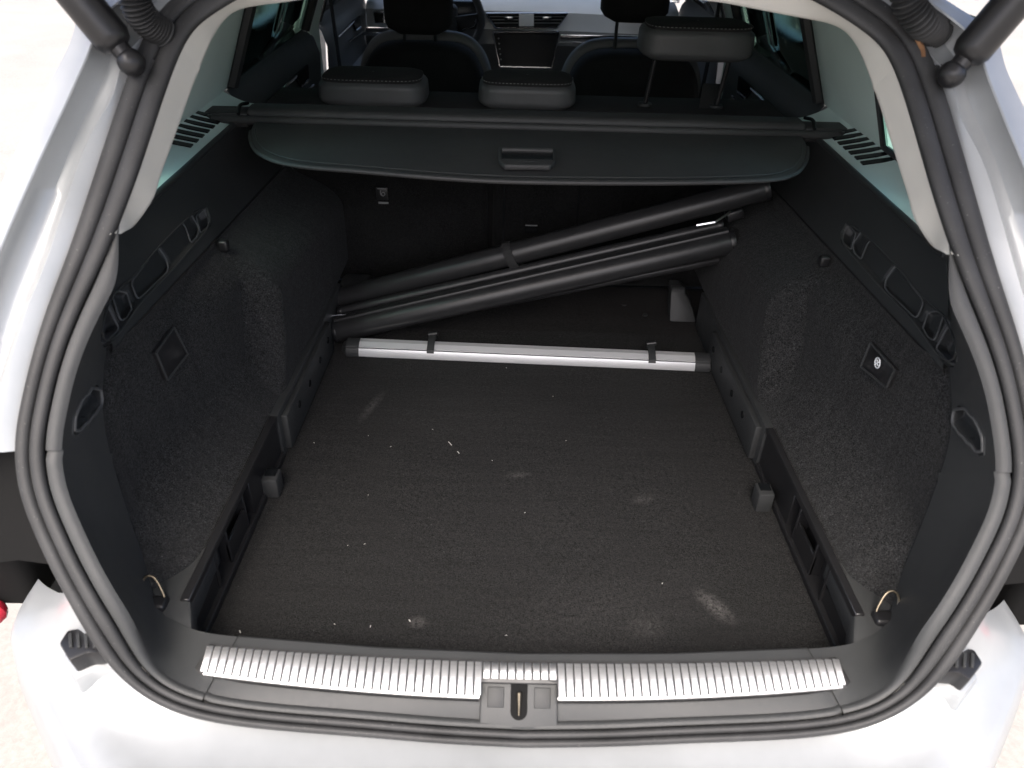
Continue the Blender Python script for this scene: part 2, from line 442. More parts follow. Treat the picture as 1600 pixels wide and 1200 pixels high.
jseam = near(24, 712)-i0           # joint between upper and lower corner trims
jsill = near(300, 1121)-i0         # joint between corner trim and sill cover
for s in (1, -1):
    top = np.concatenate([RW[:7], densify(RW[7:], 110, RW.shape[1])])[:, :jseam+1]
    top = np.stack([resample_idx(top[i], 150) for i in range(len(top))], 0)
    sh = top.shape; P = top.reshape(-1, 3)
    P = press(P, grab, .026, (.75, .62, -.1), 7.); P = press(P, grab, -.003, (.5, .85, 0), 3., -4.)
    P = press(P, grab, .003, (.5, .85, 0), 3., -1.)
    P = pockets_in(P)
    top = P.reshape(sh)
    bot = RW[:, jseam:jsill+1].copy()
    # a fine shadow gap between the pieces
    tt = top.copy(); tt[:, -1] += np.array([.0, .004, .0]); bb = bot.copy(); bb[:, 0] += np.array([0, .005, 0])
    tt[:, :, 0] *= s; bb[:, :, 0] *= s
    up = MB().loft(tt).build('pillar_lower_trim', 'greyp', car)
    rim_on(grab, s, .0024, 'recess_rim', 'edge', up)  # pale bead imitates the lit edge of the recess
    lo = MB().loft(bb).build('corner_trim', 'greyp', car)
    # latch finger inside the grab recess
    c = U(1524, 697, x=.605)
    c = np.array([c[0], c[1], c[2]]); c[0] *= s
    MB().box(c, (.02, .022, .022), np.array(Matrix.Rotation(.5*s, 3, 'Z'))).build('release_catch', 'black', up, bev=.005)
sr = RW[:, jsill:].copy(); sr[:, 0] += np.array([0, .003, -.002])
sillo = MB().loft([np.vstack([r, mir(r)[-2::-1]]) for r in sr]).build('sill_cover', 'greyp', car)
# drop from the sill edge to the floor
edge = IN
er = [edge, edge+np.array([0, .004, -.003]), edge+np.array([0, .006, -.012]), edge*np.array([1, 1, 0])+np.array([0, .008, -.02])]
er = [np.vstack([r[jsill:], mir(r[jsill:])[-2::-1]]) for r in er]
MB().loft(er).build('sill_inner_face', 'greyp', sillo)

# ------------------------------------------------------------------ sill tread plate with ribs
def sy(x): return -.150-.022*(1-(np.abs(x)/.43)**2)        # middle line of the plate in plan
xs = np.linspace(-.436, .436, 61)
def sillz(x, y):
    return None
iz = np.array([np.r_[r[jsill:, 0], 0] for r in TR], dtype=object)
# height of the sill cover under the plate by nearest sample
SP = np.concatenate([r for r in TR]); SP = SP[SP[:, 0] < .5]
def zat(x, y):
    d = (SP[:, 0]-abs(x))**2+(SP[:, 1]-y)**2; k = np.argsort(d)[:4]; wt = 1/(d[k]+1e-6); return float((SP[k, 2]*wt).sum()/wt.sum())
def plate_row(v):
    # v -1 front (far) .. 1 rear (near)
    out = []
    for x in xs:
        hw = .022+.006*(1-(x/.43)**2)
        y = sy(x)-v*hw; out.append((x*(1+.010*v), y, .1035-.0035*max(0, v)**2))
    return np.array(out)
cxn = -.006
pl = MB()
rws = [plate_row(v) for v in (-1.0, -1.0, -.6, -.2, .2, .6, 1.0, 1.0)]
rws[0] = rws[0]-np.array([0, 0, .008]); rws[-1] = rws[-1]-np.array([0, 0, .008])
pl.loft(rws)
# cut the latch notch out of the rear half
pv = np.array(pl.v); ff = []
for f_ in pl.f:
    c = pv[list(f_)].mean(0)
    if abs(c[0]+.006) < .052 and c[1] < sy(c[0])-.006: continue
    ff.append(f_)
pl.f = ff
plate = pl.build('sill_plate', 'aludark', car, solid=.003)
MB().tube([q+np.array([0, .001, .001]) for q in rws[-2] if -.433 < q[0] < cxn-.050], .0022, 6).build('plate_rim', 'alu', plate)
MB().tube([q+np.array([0, .001, .001]) for q in rws[-2] if .433 > q[0] > cxn+.050], .0022, 6).build('plate_rim', 'alu', plate)
rib_me = None
NR = 78
for i in range(NR):
    x = -.428+.856*i/(NR-1); hw = .022+.006*(1-(x/.43)**2)
    y0, y1 = sy(x)+hw*.86, sy(x)-hw*.90
    if abs(x-cxn) < .055: y1 = sy(x)-.001
    L = y0-y1
    if rib_me is None:
        b = MB(); th = np.linspace(0, math.pi, 9)
        r0 = np.stack([.0044*np.sign(np.cos(th))*np.abs(np.cos(th))**.45, 0*th, .0026*np.abs(np.sin(th))**.6], 1)
        b.loft([r0*np.array([1, 1, .1])+np.array([0, .5, 0]), r0+np.array([0, .47, 0]), r0+np.array([0, -.47, 0]), r0*np.array([1, 1, .1])+np.array([0, -.5, 0])])
        rib = b.build('rib', 'alu', plate, ang=50); rib_me = rib.data; o = rib
    else:
        o = rib.copy(); COL.objects.link(o)
    o.location = (x, (y0+y1)/2, .1032); o.scale = (1, L, 1); o.rotation_euler = (.06, 0, -.09*x/.43)
# latch pocket
def lz(y): return y
cx = -.006
LC = np.array([cx, -.189, zat(0, -.189)-.004]); rot = np.array(Matrix.Rotation(math.atan2(zat(0, -.175)-zat(0, -.205), .03), 3, 'X'))
pk = rbox('latch_pocket', 'greyp', sillo, LC, (.104, .058, .014), .003, 3, rot)
sl_ = MB()
th = np.linspace(math.pi, 2*math.pi, 9); pol = [(.0112*math.cos(a), -.007+.0112*math.sin(a)) for a in th]+[(.0112, .027), (-.0112, .027)]
sl_.prism([LC+rot@np.array([a, b, .0070]) for a, b in pol], rot@np.array([0, 0, .0008]))
sl_.build('latch_slot', 'matte', sillo, False)
MB().tube([LC+rot@np.array(q) for q in ((0, .016, .009), (0, .012, .0095), (0, -.012, .0088))], [.0042, .0036, .0016], 10).build('striker', 'ring', sillo)
for k in (-1, 1):
    rbox('bumper_pad', 'black', sillo, LC+rot@np.array([k*.031, .010, .0068]), (.022, .026, .003), .001, 2, rot)

# ------------------------------------------------------------------ upper pillar trims (cream)
inR = [(1040, -14), (1145, 7), (1236, 25), (1299, 38), (1327, 56), (1348, 91), (1372, 157), (1393, 224), (1418, 304), (1428, 340), (1453, 381), (1487, 405)]
outR = off(.0405, -.006)
iin = np.array([S(*q, off=.075) for q in inR[:-1]]); iin[:, 0] = np.abs(iin[:, 0])
jt = near(123, 350)
tip = off(.05, -.002)[jt]
iin = np.vstack([[(0, g(.9)+.075, .90)], [(.16, g(.9)+.075, .9)], iin, [tip+np.array([.003, .012, -.004])]])
iin = iin[np.r_[True, np.linalg.norm(np.diff(iin, axis=0), axis=1) > .02]]
A = resample(outR[:jt+2], 120); Bc = cr(iin, 120)
def follow(A, B):
    Bf = resample(B, 900); ix = np.array([int(np.argmin(((Bf-a)**2).sum(1))) for a in A]); ix = np.maximum.accumulate(ix).astype(float)
    ix[0] = 0; ix[-1] = 899
    for _ in range(40): ix[1:-1] = .25*ix[:-2]+.5*ix[1:-1]+.25*ix[2:]
    return np.stack([np.interp(ix, np.arange(900), Bf[:, c]) for c in range(3)], 1)
Bc = follow(A, Bc)
pr = []
for t in np.linspace(0, 1, 10):
    k = A*(1-t)+Bc*t
    nrm = HN[np.clip(np.linspace(0, jt, 120).astype(int), 0, NH-1)]
    pr.append(k+nrm*(.014*math.sin(math.pi*min(1, t*1.25))**.8 if t < .8 else 0))
pr = np.array(pr)
back = Bc+np.array([.012, .03, 0])
pr = np.concatenate([pr, [back]])
# split pieces: header, and a pillar piece each side with a joint
pix = proj(pr[5]); jj = int(np.argmin(np.abs(pix[:, 1]-118)+1e3*(pix[:, 0] < 1300)))
for s in (1, -1):
    q = pr[:, jj:].copy(); q[:, 0] += HN[jj]*-.003
    q[:, :, 0] *= s
    MB().loft(q).build('pillar_trim', 'cream', car, ang=70)
q = pr[:, :jj+1].copy(); q[:, -1] += HN[jj]*-.003
MB().loft([np.vstack([mir(r)[:0:-1], r]) for r in q]).build('roof_edge_trim', 'cream', car, ang=70)

# ------------------------------------------------------------------ side walls of the boot
def seam_z(y): return .405-.045*(np.maximum(y, .13)-.13)
def rail_x(y): return .484-.022*np.asarray(y)
icol = IN[:sidx[9]-i0+1]
def y_start(z): return np.interp(-z, -icol[::-1][::-1][:, 2], icol[:, 1])
def wall_x(y, z):
    rx = rail_x(y)+.012
    k = sst(.088, .20, z)
    xt = .602-.050*sst(.10, .52, y)*sst(seam_z(y)-.004, seam_z(y)-.07, z)
    xw = rx+(xt-rx)*k**.7
    ys = np.interp(z, (.10, .19, .30, .385), (.462, .500, .530, .575))
    a = sst(ys-.005, ys+.040, y)*sst(seam_z(y)-.0, seam_z(y)-.11, z)
    ax = np.interp(z, (.10, .2, .3, .38), (.484, .482, .484, .495))-.01*sst(.6, .9, y)
    return xw*(1-a)+np.minimum(xw, ax)*a
NV, NU = 64, 190
for s in (1, -1):
    rows_ = []
    for v in np.linspace(0, 1, NV):
        row = []
        for u in np.linspace(0, 1, NU):
            zt = .40; y_ = u
            z0 = .412*(1-v)+.097*v
            ya = float(np.interp(-z0, -icol[:, 2], icol[:, 1]))
            y = ya+(1.13-ya)*u**1.0
            z = seam_z(y)*(1-v)+.097*v
            x = float(wall_x(y, z))
            e = math.exp(-((y-ya)/.04)**2)
            xi = float(np.interp(-z0, -icol[:, 2], icol[:, 0])); x = x*(1-e)+(xi+.004)*e
            row.append((s*x, y+.002, z))
        rows_.append(row)
    sidep = MB().loft(rows_).build('side_carpet', 'side', car, ang=80)
    def on_wall(px, py, lift=.008):
        x_ = .58
        for _ in range(12):
            q_ = U(px, py, x=s*x_); x_ = .5*x_+.5*(float(wall_x(max(q_[1], .07), q_[2]))-lift)
        return U(px, py, x=s*x_)
    # access flap recess on the carpet
    if s > 0:
        poly = [(1360, 536), (1398, 578), (1385, 606), (1345, 573)]; c3 = [on_wall(*q) for q in poly]
    else:
        poly = [(272, 512), (244, 551), (262, 594), (293, 553)]; c3 = [on_wall(*q) for q in poly]
    c3 = np.array(c3)
    fl = MB().prism(c3, np.array([s*.012, 0, 0])).build('access_flap', 'gloss', car, bev=.002)
    bz = MB()
    m_ = c3.mean(0)
    for i in range(4):
        a, b = c3[i], c3[(i+1) % 4]
        bz.tube([a, b], .0022, 6)
    bz.build('flap_rim', 'black', fl)
    if s > 0:
        # round white emblem
        ec = on_wall(1371, 567, .0095); ex = np.array([0, 1., 0]); ez = np.array([0, 0, 1.])
        th = np.linspace(0, 2*math.pi, 25)
        rr_ = .0085
        MB().tube([ec+rr_*(math.cos(a)*ex+math.sin(a)*ez) for a in th], .0011, 6, False).build('emblem_ring', 'white', fl)
        e_ = MB()
        for k in range(4):
            a = math.pi/4+k*math.pi/2
            e_.tube([ec, ec+.0052*(math.cos(a)*ex+math.sin(a)*ez)], (.0006, .0016), 6)
        e_.build('emblem_cross', 'white', fl)
    # upper black trim with pocket strip
    E = lambda y: np.array([.655, y, .505])
    G_ = UG.copy(); sh = G_.shape; P = G_.reshape(-1, 3)
    P = pockets_in(P)
    G_ = P.reshape(sh).copy(); G_[:, :, 0] *= s
    ut = MB().loft(G_).build('upper_side_trim', 'black', car, ang=55)
    # rounded top lip of the black trim
    ly = np.linspace(.325, 1.10, 30)
    MB().tube([(s*.656, y, .506) for y in ly], .006, 10).build('trim_lip', 'black', ut)
    rim_on(band, s, .0014, 'strip_rim', 'greyp', ut)  # rims paler than the trim, standing in for light on the edges
    for po, d_, w_ in pockets: rim_on(inset(po, 1.0), s, .0016, 'pocket_rim', 'edge', ut, -.006)
    # round cap with ring
    c = U(1356, 404, x=.636); c = np.array([s*c[0], c[1], c[2]]); od = np.array([-s*.86, 0, .5])
    MB().tube([c-od*.004, c+od*.003], .017, 24).build('socket_cap', 'gloss', ut, bev=.002)
    # small glyph
    if s > 0: gc = U(1405, 459, x=.639)
    else: gc = U(243, 432, x=-.637)
    e1 = np.array([0, 1., 0]); e2 = np.array([s*.42, 0, .9])
    gl = MB()
    gp = [(-.006, -.004), (-.006, .003), (.001, .003), (.001, -.004), (-.006, -.004)]
    gl.tube([gc+a*e1+b*e2 for a, b in gp], .0007, 5, False)
    gl.tube([gc+a*e1+b*e2 for a, b in [(-.003, .004), (.004, .007), (.008, .002), (.008, -.003)]], .0008, 5)
    gl.build('hook_symbol', 'pale', ut)
    # bag hook
    hc = on_wall(1294, 408) if s > 0 else on_wall(343, 383)
    rbox('bag_hook', 'gloss', car, hc+np.array([-s*.008, 0, 0]), (.02, .018, .022), .005, 3)
    # ---- rail along the floor
    rl = MB(); ya, yb = -.085, .40
    # near, set-back section with pockets: webs and a top ledge
    def seg(y0, y1, z0, z1, t0, t1, n=10):
        r_ = []
        for y in np.linspace(y0, y1, n):
            x = float(rail_x(y)); r_.append([(s*(x+t0), y, z0), (s*(x+t0), y, z1), (s*(x+t1), y, z1), (s*(x+t1), y, z0)])
        r_ = np.array(r_); rl.loft(r_, True); o_ = len(rl.v); n4 = 4
        rl.f.append((o_-1, o_-2, o_-3, o_-4)); b0 = o_-4*n; rl.f.append((b0, b0+1, b0+2, b0+3))
    seg(ya, yb, -.005, .090, .026, .032)          # back wall
    seg(-.052, yb, .090, .103, .002, .016)           # top ledge
    seg(ya, yb, -.005, .012, .000, .031)          # foot
    seg(.225, yb, -.005, .093, .006, .031, 5)      # solid part
    seg(ya, -.045, -.005, .093, .004, .031, 3)
    for y in (.05, .105, .19):
        seg(y, y+.006, .0, .094, .006, .031, 2)
    seg(.105, .19, .0, .055, .007, .012, 4); seg(-.045, .05, .0, .045, .010, .015, 3)
    rail = rl.build('floor_rail', 'gloss', car, bev=.0012, seg=1)
    rl = MB()
    seg(yb+.004, .98, -.005, .100, .002, .036, 16); seg(yb+.02, .80, .006, .088, -.010, .003, 14)
    farr = rl.build('floor_rail_front', 'black', rail, bev=.003, seg=2)
    for yy_, zz_ in ((.50, .060), (.585, .055), (.68, .055), (.76, .06)):
        x = float(rail_x(yy_))
        MB().tube([(s*(x-.0115), yy_, zz_), (s*(x-.0095), yy_, zz_)], .008, 14).build('rail_hole', 'screen', rail)
    # lug that carries the loose floor
    c = U(1187, 782, z=.015) if s > 0 else U(430, 760, z=.015)
    lug = MB().box(c+np.array([s*.004, 0, .008]), (.030, .036, .044)).build('floor_lug', 'black', rail, bev=.004)
    MB().box(c+np.array([s*.004, .004, .0312]), (.020, .02, .002)).build('lug_recess', 'screen', lug, False)
    # corner tray between rail end, carpet and trim
    tp = np.array([(.566, -.018, .0985), (.535, .030, .0985), (.490, .070, .0985), (.487, -.048, .0990), (.464, -.106, .0975), (.50, -.100, .0975), (.537, -.060, .0975)]); tp[:, 0] *= s
    MB().prism(tp, (0, 0, -.05)).build('corner_tray', 'greyp', car, bev=.006)
    # lashing ring
    c = U(1385, 955, z=.108) if s > 0 else U(241, 932, z=.108)
    e1 = np.array([s*.30, .45, .55]); e1 /= np.linalg.norm(e1); e2 = np.array([s*.55, -.1, .0]); e2 -= e1*(e1@e2); e2 /= np.linalg.norm(e2)
    pth = [(-.010, .011), (.010, .012), (.026, .008), (.031, 0), (.026, -.008), (.010, -.012), (-.010, -.011), (-.010, .011)]
    MB().tube(cr([c+a*e1+b*e2 for a, b in pth], 40), .0021, 8, False).build('lashing_ring', 'ring', car)
    rbox('lashing_ring_base', 'gloss', car, c+e1*-.012, (.03, .024, .016), .005, 3)

# ------------------------------------------------------------------ floor
fl = MB(); nx, ny = 40, 50
X = np.linspace(-1, 1, nx); Y = np.linspace(-.16, .93, ny)
fl.loft([[(x*(rail_x(y)-.001), y, 0.0012*math.sin(7*x+3*y)*math.sin(5*y)) for x in X] for y in Y])
# hand grip dent
floor = fl.build('boot_floor', 'floor', car, ang=80)
gp = [U(785+40*math.cos(a), 918+22*math.sin(a), z=.0015) for a in np.linspace(0, math.pi, 12)]
MB().tube(gp, .0012, 5).build('grip_cut', 'floor', floor)
fr = MB(); Y2 = np.linspace(.93, 1.16, 8)
fr.loft([[(x*.52, y, -.004+.022*sst(1.02, 1.12, y)) for x in X] for y in Y2])
fr.build('floor_front_flap', 'rearfloor', car, ang=80)
# grey hinge bracket and small fittings by the seat back
b0 = U(1046, 503, z=.0); b1 = U(1088, 503, z=.0)
br = MB(); yb_ = b0[1]; hh = .075
br.prism([(b0[0], yb_, .0), (b1[0], yb_, .0), (b1[0]-.012, yb_+.02, .03), (b1[0]-.024, yb_+.03, .055), (b0[0]+.030, yb_+.035, hh), (b0[0], yb_+.035, hh)], (0, .05, .01))
brk = br.build('seat_hinge_cover', 'black', car, bev=.004)
MB().tube([(b0[0]+.002, yb_+.05, hh-.01), (b0[0]+.038, yb_+.05, hh-.01)], .017, 16).build('hinge_pin', 'black', brk, bev=.003)
rbox('seat_hinge_hump', 'black', car, (-.445, 1.07, .03), (.09, .10, .07), .02, 4)
for (px, py, x) in ((505, 434, -.5), (1121, 449, .5), (1110, 524, .478), (1163, 447, .52)):
    c = U(px, py, x=x)
    MB().sphere(c, (.007, .010, .012), 8).build('lock_stud', 'steel', car)
for (px, py) in ((975, 478), (1008, 493)):
    c = U(px, py, z=.004); MB().tube([c, c+np.array([0, 0, .004])], .007, 12).build('floor_rivet', 'black', car)

# ------------------------------------------------------------------ rear seats
def sb(name, x0, x1, z0=.03, z1=.485):
    o = MB().box(((x0+x1)/2, 1.195, (z0+z1)/2), (x1-x0, .11, z1-z0), np.array(Matrix.Rotation(rad(-3), 3, 'X'))).build(name, 'back', car, True, .02, 4, 60)
    return o
sl1 = sb('rear_backrest', -.60, -.093); sr1 = sb('rear_backrest', -.080, .60)
MB().box((.145, 1.137, .25), (.004, .01, .43)).build('panel_joint', 'screen', sr1)
MB().box((-.050, 1.135, .25), (.006, .008, .43)).build('panel_joint', 'screen', sr1)
MB().box((-.0865, 1.20, .25), (.03, .06, .46)).build('dark_gap_fill', 'matte', sr1)  # added dark strip, closes the split where brightness showed through
# isofix tag and belt slot
c = U(597, 303, y=1.132); tg = MB().box(c, (.030, .004, .034)).build('anchor_tag', 'gloss', sl1, bev=.001)
t_ = MB(); t_.tube([c+np.array([.011*a, -.0028, .015]) for a in (-1, 1)], .0012, 5)
t_.tube([c+np.array(q) for q in ((-.004, -.003, .007), (-.003, -.003, -.001), (.004, -.003, -.005))], .0014, 5); t_.sphere(c+np.array([-.003, -.003, .009]), .002, 5)
t_.tube([c+.0045*np.array([math.cos(a), -.3, math.sin(a)])+np.array([.0035, -.0015, .001]) for a in np.linspace(0, 6.28, 14)], .0008, 4, False)
t_.build('anchor_symbol', 'pale', tg)
MB().box(c+np.array([.002, -.0005, -.024]), (.026, .002, .005)).build('anchor_caption', 'pale', tg)
c = U(830, 358, y=1.132)
MB().box(c, (.034, .006, .022)).build('tether_slot', 'screen', sr1, bev=.002); MB().tube([c+np.array([-.016, -.004, .012]), c+np.array([.016, -.004, .012])], .0018, 6).build('tether_bar', 'pale', sr1)
MB().box((0, 1.25, .492), (1.30, .16, .012)).build('seat_top_ledge', 'fabric', car, bev=.004)
def cushion(name, mat, parent, c, d, r, M3=None, taper=0, n=12):
    """rounded pad: superellipse loft"""
    c = np.asarray(c, float); rows = []
    for i in range(n+1):
        v = -1+2*i/n; k = (1-abs(v)**3.2)**(1/3.2)*.16+.84 if abs(v) < 1 else .84
        k = 1-(1-min(1, (1-abs(v))*d[2]/2/r))**2*r/min(d[0], d[1])*1.4 if (1-abs(v))*d[2]/2 < r else 1
        th = np.linspace(0, 2*math.pi, 48, endpoint=False); e = .36
        x = np.sign(np.cos(th))*np.abs(np.cos(th))**e*d[0]/2*(k-(taper*(1+v)/2)); y = np.sign(np.sin(th))*np.abs(np.sin(th))**.55*d[1]/2*k
        q = np.stack([x, y, 0*x+v*d[2]/2], 1)
        if M3 is not None: q = q@np.asarray(M3).T
        rows.append(q+c)
    b = MB().loft(rows, True); o0 = len(rows[0]); b.f.append(tuple(range(o0-1, -1, -1))); b.f.append(tuple(range(o0*n, o0*n+o0)))
    return b.build(name, mat, parent, ang=70)
def rear_headrest(px0, px1, pytop, pybot, raised):
    yb_ = 1.15; a = U(px0, (pytop+pybot)/2, y=yb_); b = U(px1, (pytop+pybot)/2, y=yb_)
    t = U((px0+px1)/2, pytop, y=yb_); bo = U((px0+px1)/2, pybot, y=yb_)
    cx_ = (a[0]+b[0])/2; wd = b[0]-a[0]; h = t[2]-bo[2]
    R3 = np.array(Matrix.Rotation(rad(1), 3, 'X')); c = np.array([cx_, yb_+.078, (t[2]+bo[2])/2])
    hd = cushion('rear_headrest', 'leather', car, c, (wd, .155, h), .018, R3, .03)
    # fabric top panel and stitched seam
    th = np.linspace(0, 2*math.pi, 61); e = .36
    x = np.sign(np.cos(th))*np.abs(np.cos(th))**e*wd/2*.90; y = np.sign(np.sin(th))*np.abs(np.sin(th))**.55*.0775*.92
    rim = np.stack([x, y, 0*x+h/2+.003], 1)
    rows_ = [(rim*np.array([k, k, 0])+np.array([0, 0, zz]))@R3.T+c for k, zz in ((1.0, h/2-.004), (1.0, h/2+.002), (.93, h/2+.005), (.5, h/2+.007), (.02, h/2+.008))]
    MB().loft(rows_).build('fabric_top', 'fabric', hd)
    ss = MB(); sp = resample(np.array([(q*np.array([1.02, 1.03, 1])+np.array([0, -.0, 0]))@R3.T+c for q in rim]), 150)
    for i in range(0, 149, 2):
        if sp[i][1] < c[1]: ss.tube([sp[i], sp[i+1]], .0007, 4)
    so_ = ss.build('stitching', 'stitch', hd); so_['kind'] = 'stuff'
    if raised:
        for k in (-1, 1):
            x_ = cx_+k*wd*.33
            MB().tube([(x_, yb_+.07, bo[2]+.01), (x_-.012*1, yb_+.085, .495)], .006, 10).build('post', 'gloss', hd)
            MB().tube([(x_-.012, yb_+.085, .497), (x_-.012, yb_+.085, .506)], .018, 14).build('post_sleeve', 'black', hd, bev=.003)
    return hd
rear_headrest(490, 665, 128, 170, False); rear_headrest(745, 903, 133, 174, False)
rear_headrest(1004, 1188, 46, 98, True)
# rear belt with tongue by the raised headrest
c0 = U(1105, 172, y=1.22); c1 = U(1112, 131, y=1.3)
MB().prism([c0+np.array([-.022, 0, 0]), c0+np.array([.022, 0, 0]), c1+np.array([.022, 0, 0]), c1+np.array([-.022, 0, 0])], (0, .003, 0)).build('rear_belt', 'velcro', car)

# ------------------------------------------------------------------ shelves, quarter windows, pillars
for s in (1, -1):
    ys = np.linspace(.25, 1.12, 40)
    rows_ = []
    for t in np.linspace(0, 1, 8):
        x = .660+(.736-.660)*t; z = .5075+.03*t**1.6
        rows_.append([(s*x, y, z) for y in ys])
    shf = MB().loft(rows_).build('side_shelf', 'lgrey_greenlit', car)
    # speaker grille slots
    for k in range(7):
        y0 = .72+.034*k
        MB().prism([(s*.682, y0+.03, .5115), (s*.730, y0, .5315), (s*.730, y0+.016, .5325), (s*.682, y0+.046, .5125)], (0, 0, .0025)).build('grille_slot', 'screen', shf, False)
    # C pillar trim, light
    cp = []
    for y, dx in ((.79, .012), (.80, 0), (.95, -.004), (1.10, -.004), (1.17, .004), (1.22, .03)):
        cp.append([(s*(.734-.41*(z-.53)+dx), y, z) for z in np.linspace(.53, .90, 12)])
    MB().loft(cp).build('centre_rear_pillar_trim', 'lgrey_greenlit', car)
    # quarter glass with black surround
    def gx(z): return .742-.41*np.clip(z-.53, 0, .36)
    def pane(y0, y1, z0, z1, name, mat, dx=0, n=8):
        r_ = [[(s*(gx(z)+dx), y, z) for z in np.linspace(z0, z1, n)] for y in (y0, y1)]
        return MB().loft(r_).build(name, mat, car, solid=.004)
    qg = pane(.34, .80, .53, .84, 'quarter_window', 'gl_q')
    MB().tube([(s*.732, .36, .538), (s*.732, .79, .538), (s*(gx(.7)-.006), .792, .7), (s*(gx(.83)-.006), .76, .83)], .006, 8).build('window_rubber', 'black', qg)
    # doors
    for (y0, y1, nm, gm) in ((1.16, 2.02, 'rear_door', 'gl_d'), (2.14, 3.02, 'front_door', 'gl_c')):
        dp = MB()
        prof_ = [(.745, .53), (.735, .525), (.715, .50), (.700, .45), (.705, .36), (.70, .30), (.66, .285), (.655, .25), (.70, .22), (.72, -.30)]
        dp.loft([[(s*x, y, z) for x, z in prof_] for y in np.linspace(y0, y1, 6)])
        d = dp.build(nm, 'dashd' if 'front' in nm else 'door', car)
        w_ = MB().loft([[(s*(gx(z)+.004), y, z) for z in np.linspace(.53, .87, 8)] for y in (y0+.04, y1-.03)]).build('door_window', gm, d, solid=.004)
        for yf in (y0+.04, y1-.03):
            MB().tube([(s*(gx(z)-.005), yf, z) for z in np.linspace(.53, .87, 8)], .018, 8).build('window_frame', 'black', d)
        dy_ = y0-1.16
        def DQ(px, py, x=.692):
            q = U(px, py, x=x); return np.array([s*q[0], q[1]+dy_, q[2]])
        MB().prism([DQ(*q) for q in ((1154, 119), (1176, 138), (1164, 154), (1151, 143))], (s*.006, 0, 0)).build('handle_recess', 'screen', d)
        MB().tube([DQ(1152, 143), DQ(1157, 148), DQ(1164, 154)], .0045, 6).build('door_handle', 'chrome', d)
        MB().tube([DQ(1174, 138), DQ(1222, 185)], .0045, 8).build('chrome_strip', 'chrome', d)
        MB().tube([DQ(1144, 150), DQ(1186, 184)], .0035, 8).build('chrome_strip', 'chrome', d)
        MB().loft([[(s*.90, y, -.35), (s*.925, y, 0), (s*.90, y, .40), (s*.80, y, .53)] for y in (y0, y1)]).build('outer_skin', 'paint', d)
    # B pillar
    bp = []
    for y, dx in ((2.0, .012), (2.01, 0), (2.08, -.006), (2.14, 0), (2.15, .012)):
        bp.append([(s*(gx(z)-.02+dx), y, z) for z in np.linspace(.30, .90, 12)])
    MB().loft(bp).build('centre_pillar_trim', 'lgrey_greenlit', car)
    b0_, b1_ = (s*.665, 2.12, .80), (s*.640, 2.18, .35)
    MB().prism([(s*.68, 2.10, .84), (s*.68, 2.145, .84), (s*.66, 2.165, .30), (s*.66, 2.12, .30)], (-s*.003, 0, 0)).build('front_belt', 'velcro', car)
    # A pillar
    MB().loft([[(s*(.70-.10*t+a), 3.05-.62*t+b, .52+.37*t) for t in np.linspace(0, 1, 6)] for a, b in ((0, 0), (.05, -.05), (.06, .05), (0, .06))], False, True).build('windscreen_pillar', 'black', car)
# roof and headliner
hl = MB().loft([[(x, y, .90-.04*(x/.6)**2-.03*sst(.8, .45, y)) for x in np.linspace(-.60, .60, 16)] for y in np.linspace(.46, 2.45, 14)]).build('headliner', 'lgrey_greenlit', car)
MB().loft([[(x, y, .945-.06*(x/.62)**2-.03*sst(.8, .3, y)) for x in np.linspace(-.62, .62, 16)] for y in np.linspace(.40, 2.50, 14)]).build('roof', 'paint', car)
# windscreen
MB().loft([[(x, 3.25-.78*t-.12*(x/.66)**2*(1-t*.5), .50+.40*t) for x in np.linspace(-.72+.1*t, .72-.1*t, 12)] for t in np.linspace(0, 1, 5)]).build('windscreen', 'gl_c', car, solid=.005)

# ------------------------------------------------------------------ front seats
def front_seat(px0, px1, pytop, hx0, hx1, hy0, hy1):
    y_ = 2.08
    a = U(px0, pytop+40, y=y_); b = U(px1, pytop+40, y=y_); t = U((px0+px1)/2, pytop, y=y_)
    x0, x1, zt = a[0], b[0], t[2]; cx_ = (x0+x1)/2; hw = (x1-x0)/2
    rows_ = []
    for dy, k in ((0.0, .90), (.012, .97), (.05, 1.0), (.10, 1.0), (.13, .93)):
        pts = []
        for q in np.linspace(0, 1, 41):
            ang_ = math.pi*q; e = .42
            x = -math.cos(ang_); x = math.copysign(abs(x)**e, x); zz = abs(math.sin(ang_))**.75
            pts.append((cx_+hw*k*x*(1-.0*zz), y_+dy, zt-.30+.30*zz*(.96+.04*k)-(1-k)*.2))
        pts = [(pts[0][0]*1+.0, y_+dy, -.15)]+pts+[(pts[-1][0], y_+dy, -.15)]
        rows_.append(pts)
    bs = MB().loft(rows_); n_ = len(rows_[0]); bs.f.append(tuple(range(n_)))
    o = bs.build('front_backrest', 'fabric', car, ang=60)
    # pale leatherette bolster edge
    edge_ = [np.array(p)+np.array([0, .09, .003]) for p in rows_[2][3:-3]]
    MB().tube(edge_, .026, 10).build('side_bolster', 'bolster', o)
    ha = U(hx0, (hy0+hy1)/2, y=y_+.02); hb = U(hx1, (hy0+hy1)/2, y=y_+.02); ht = U((hx0+hx1)/2, hy0, y=y_+.02); hbm = U((hx0+hx1)/2, hy1, y=y_+.02)
    c = np.array([(ha[0]+hb[0])/2, y_+.08, (ht[2]+hbm[2])/2])
    h = cushion('front_headrest', 'fabric', car, c, (hb[0]-ha[0], .12, ht[2]-hbm[2]), .035, None, -.02)
    for k in (-1, 1):
        MB().tube([c+np.array([k*.055, .0, -.08]), c+np.array([k*.055, .01, -.05-(hbm[2]-0-zt)-(ht[2]-hbm[2])/2])], .006, 8).build('headrest_post', 'black', h)
    return o
front_seat(556, 762, 71, 596, 705, -60, 56)
front_seat(882, 1105, 84, 944, 1052, -70, 38)

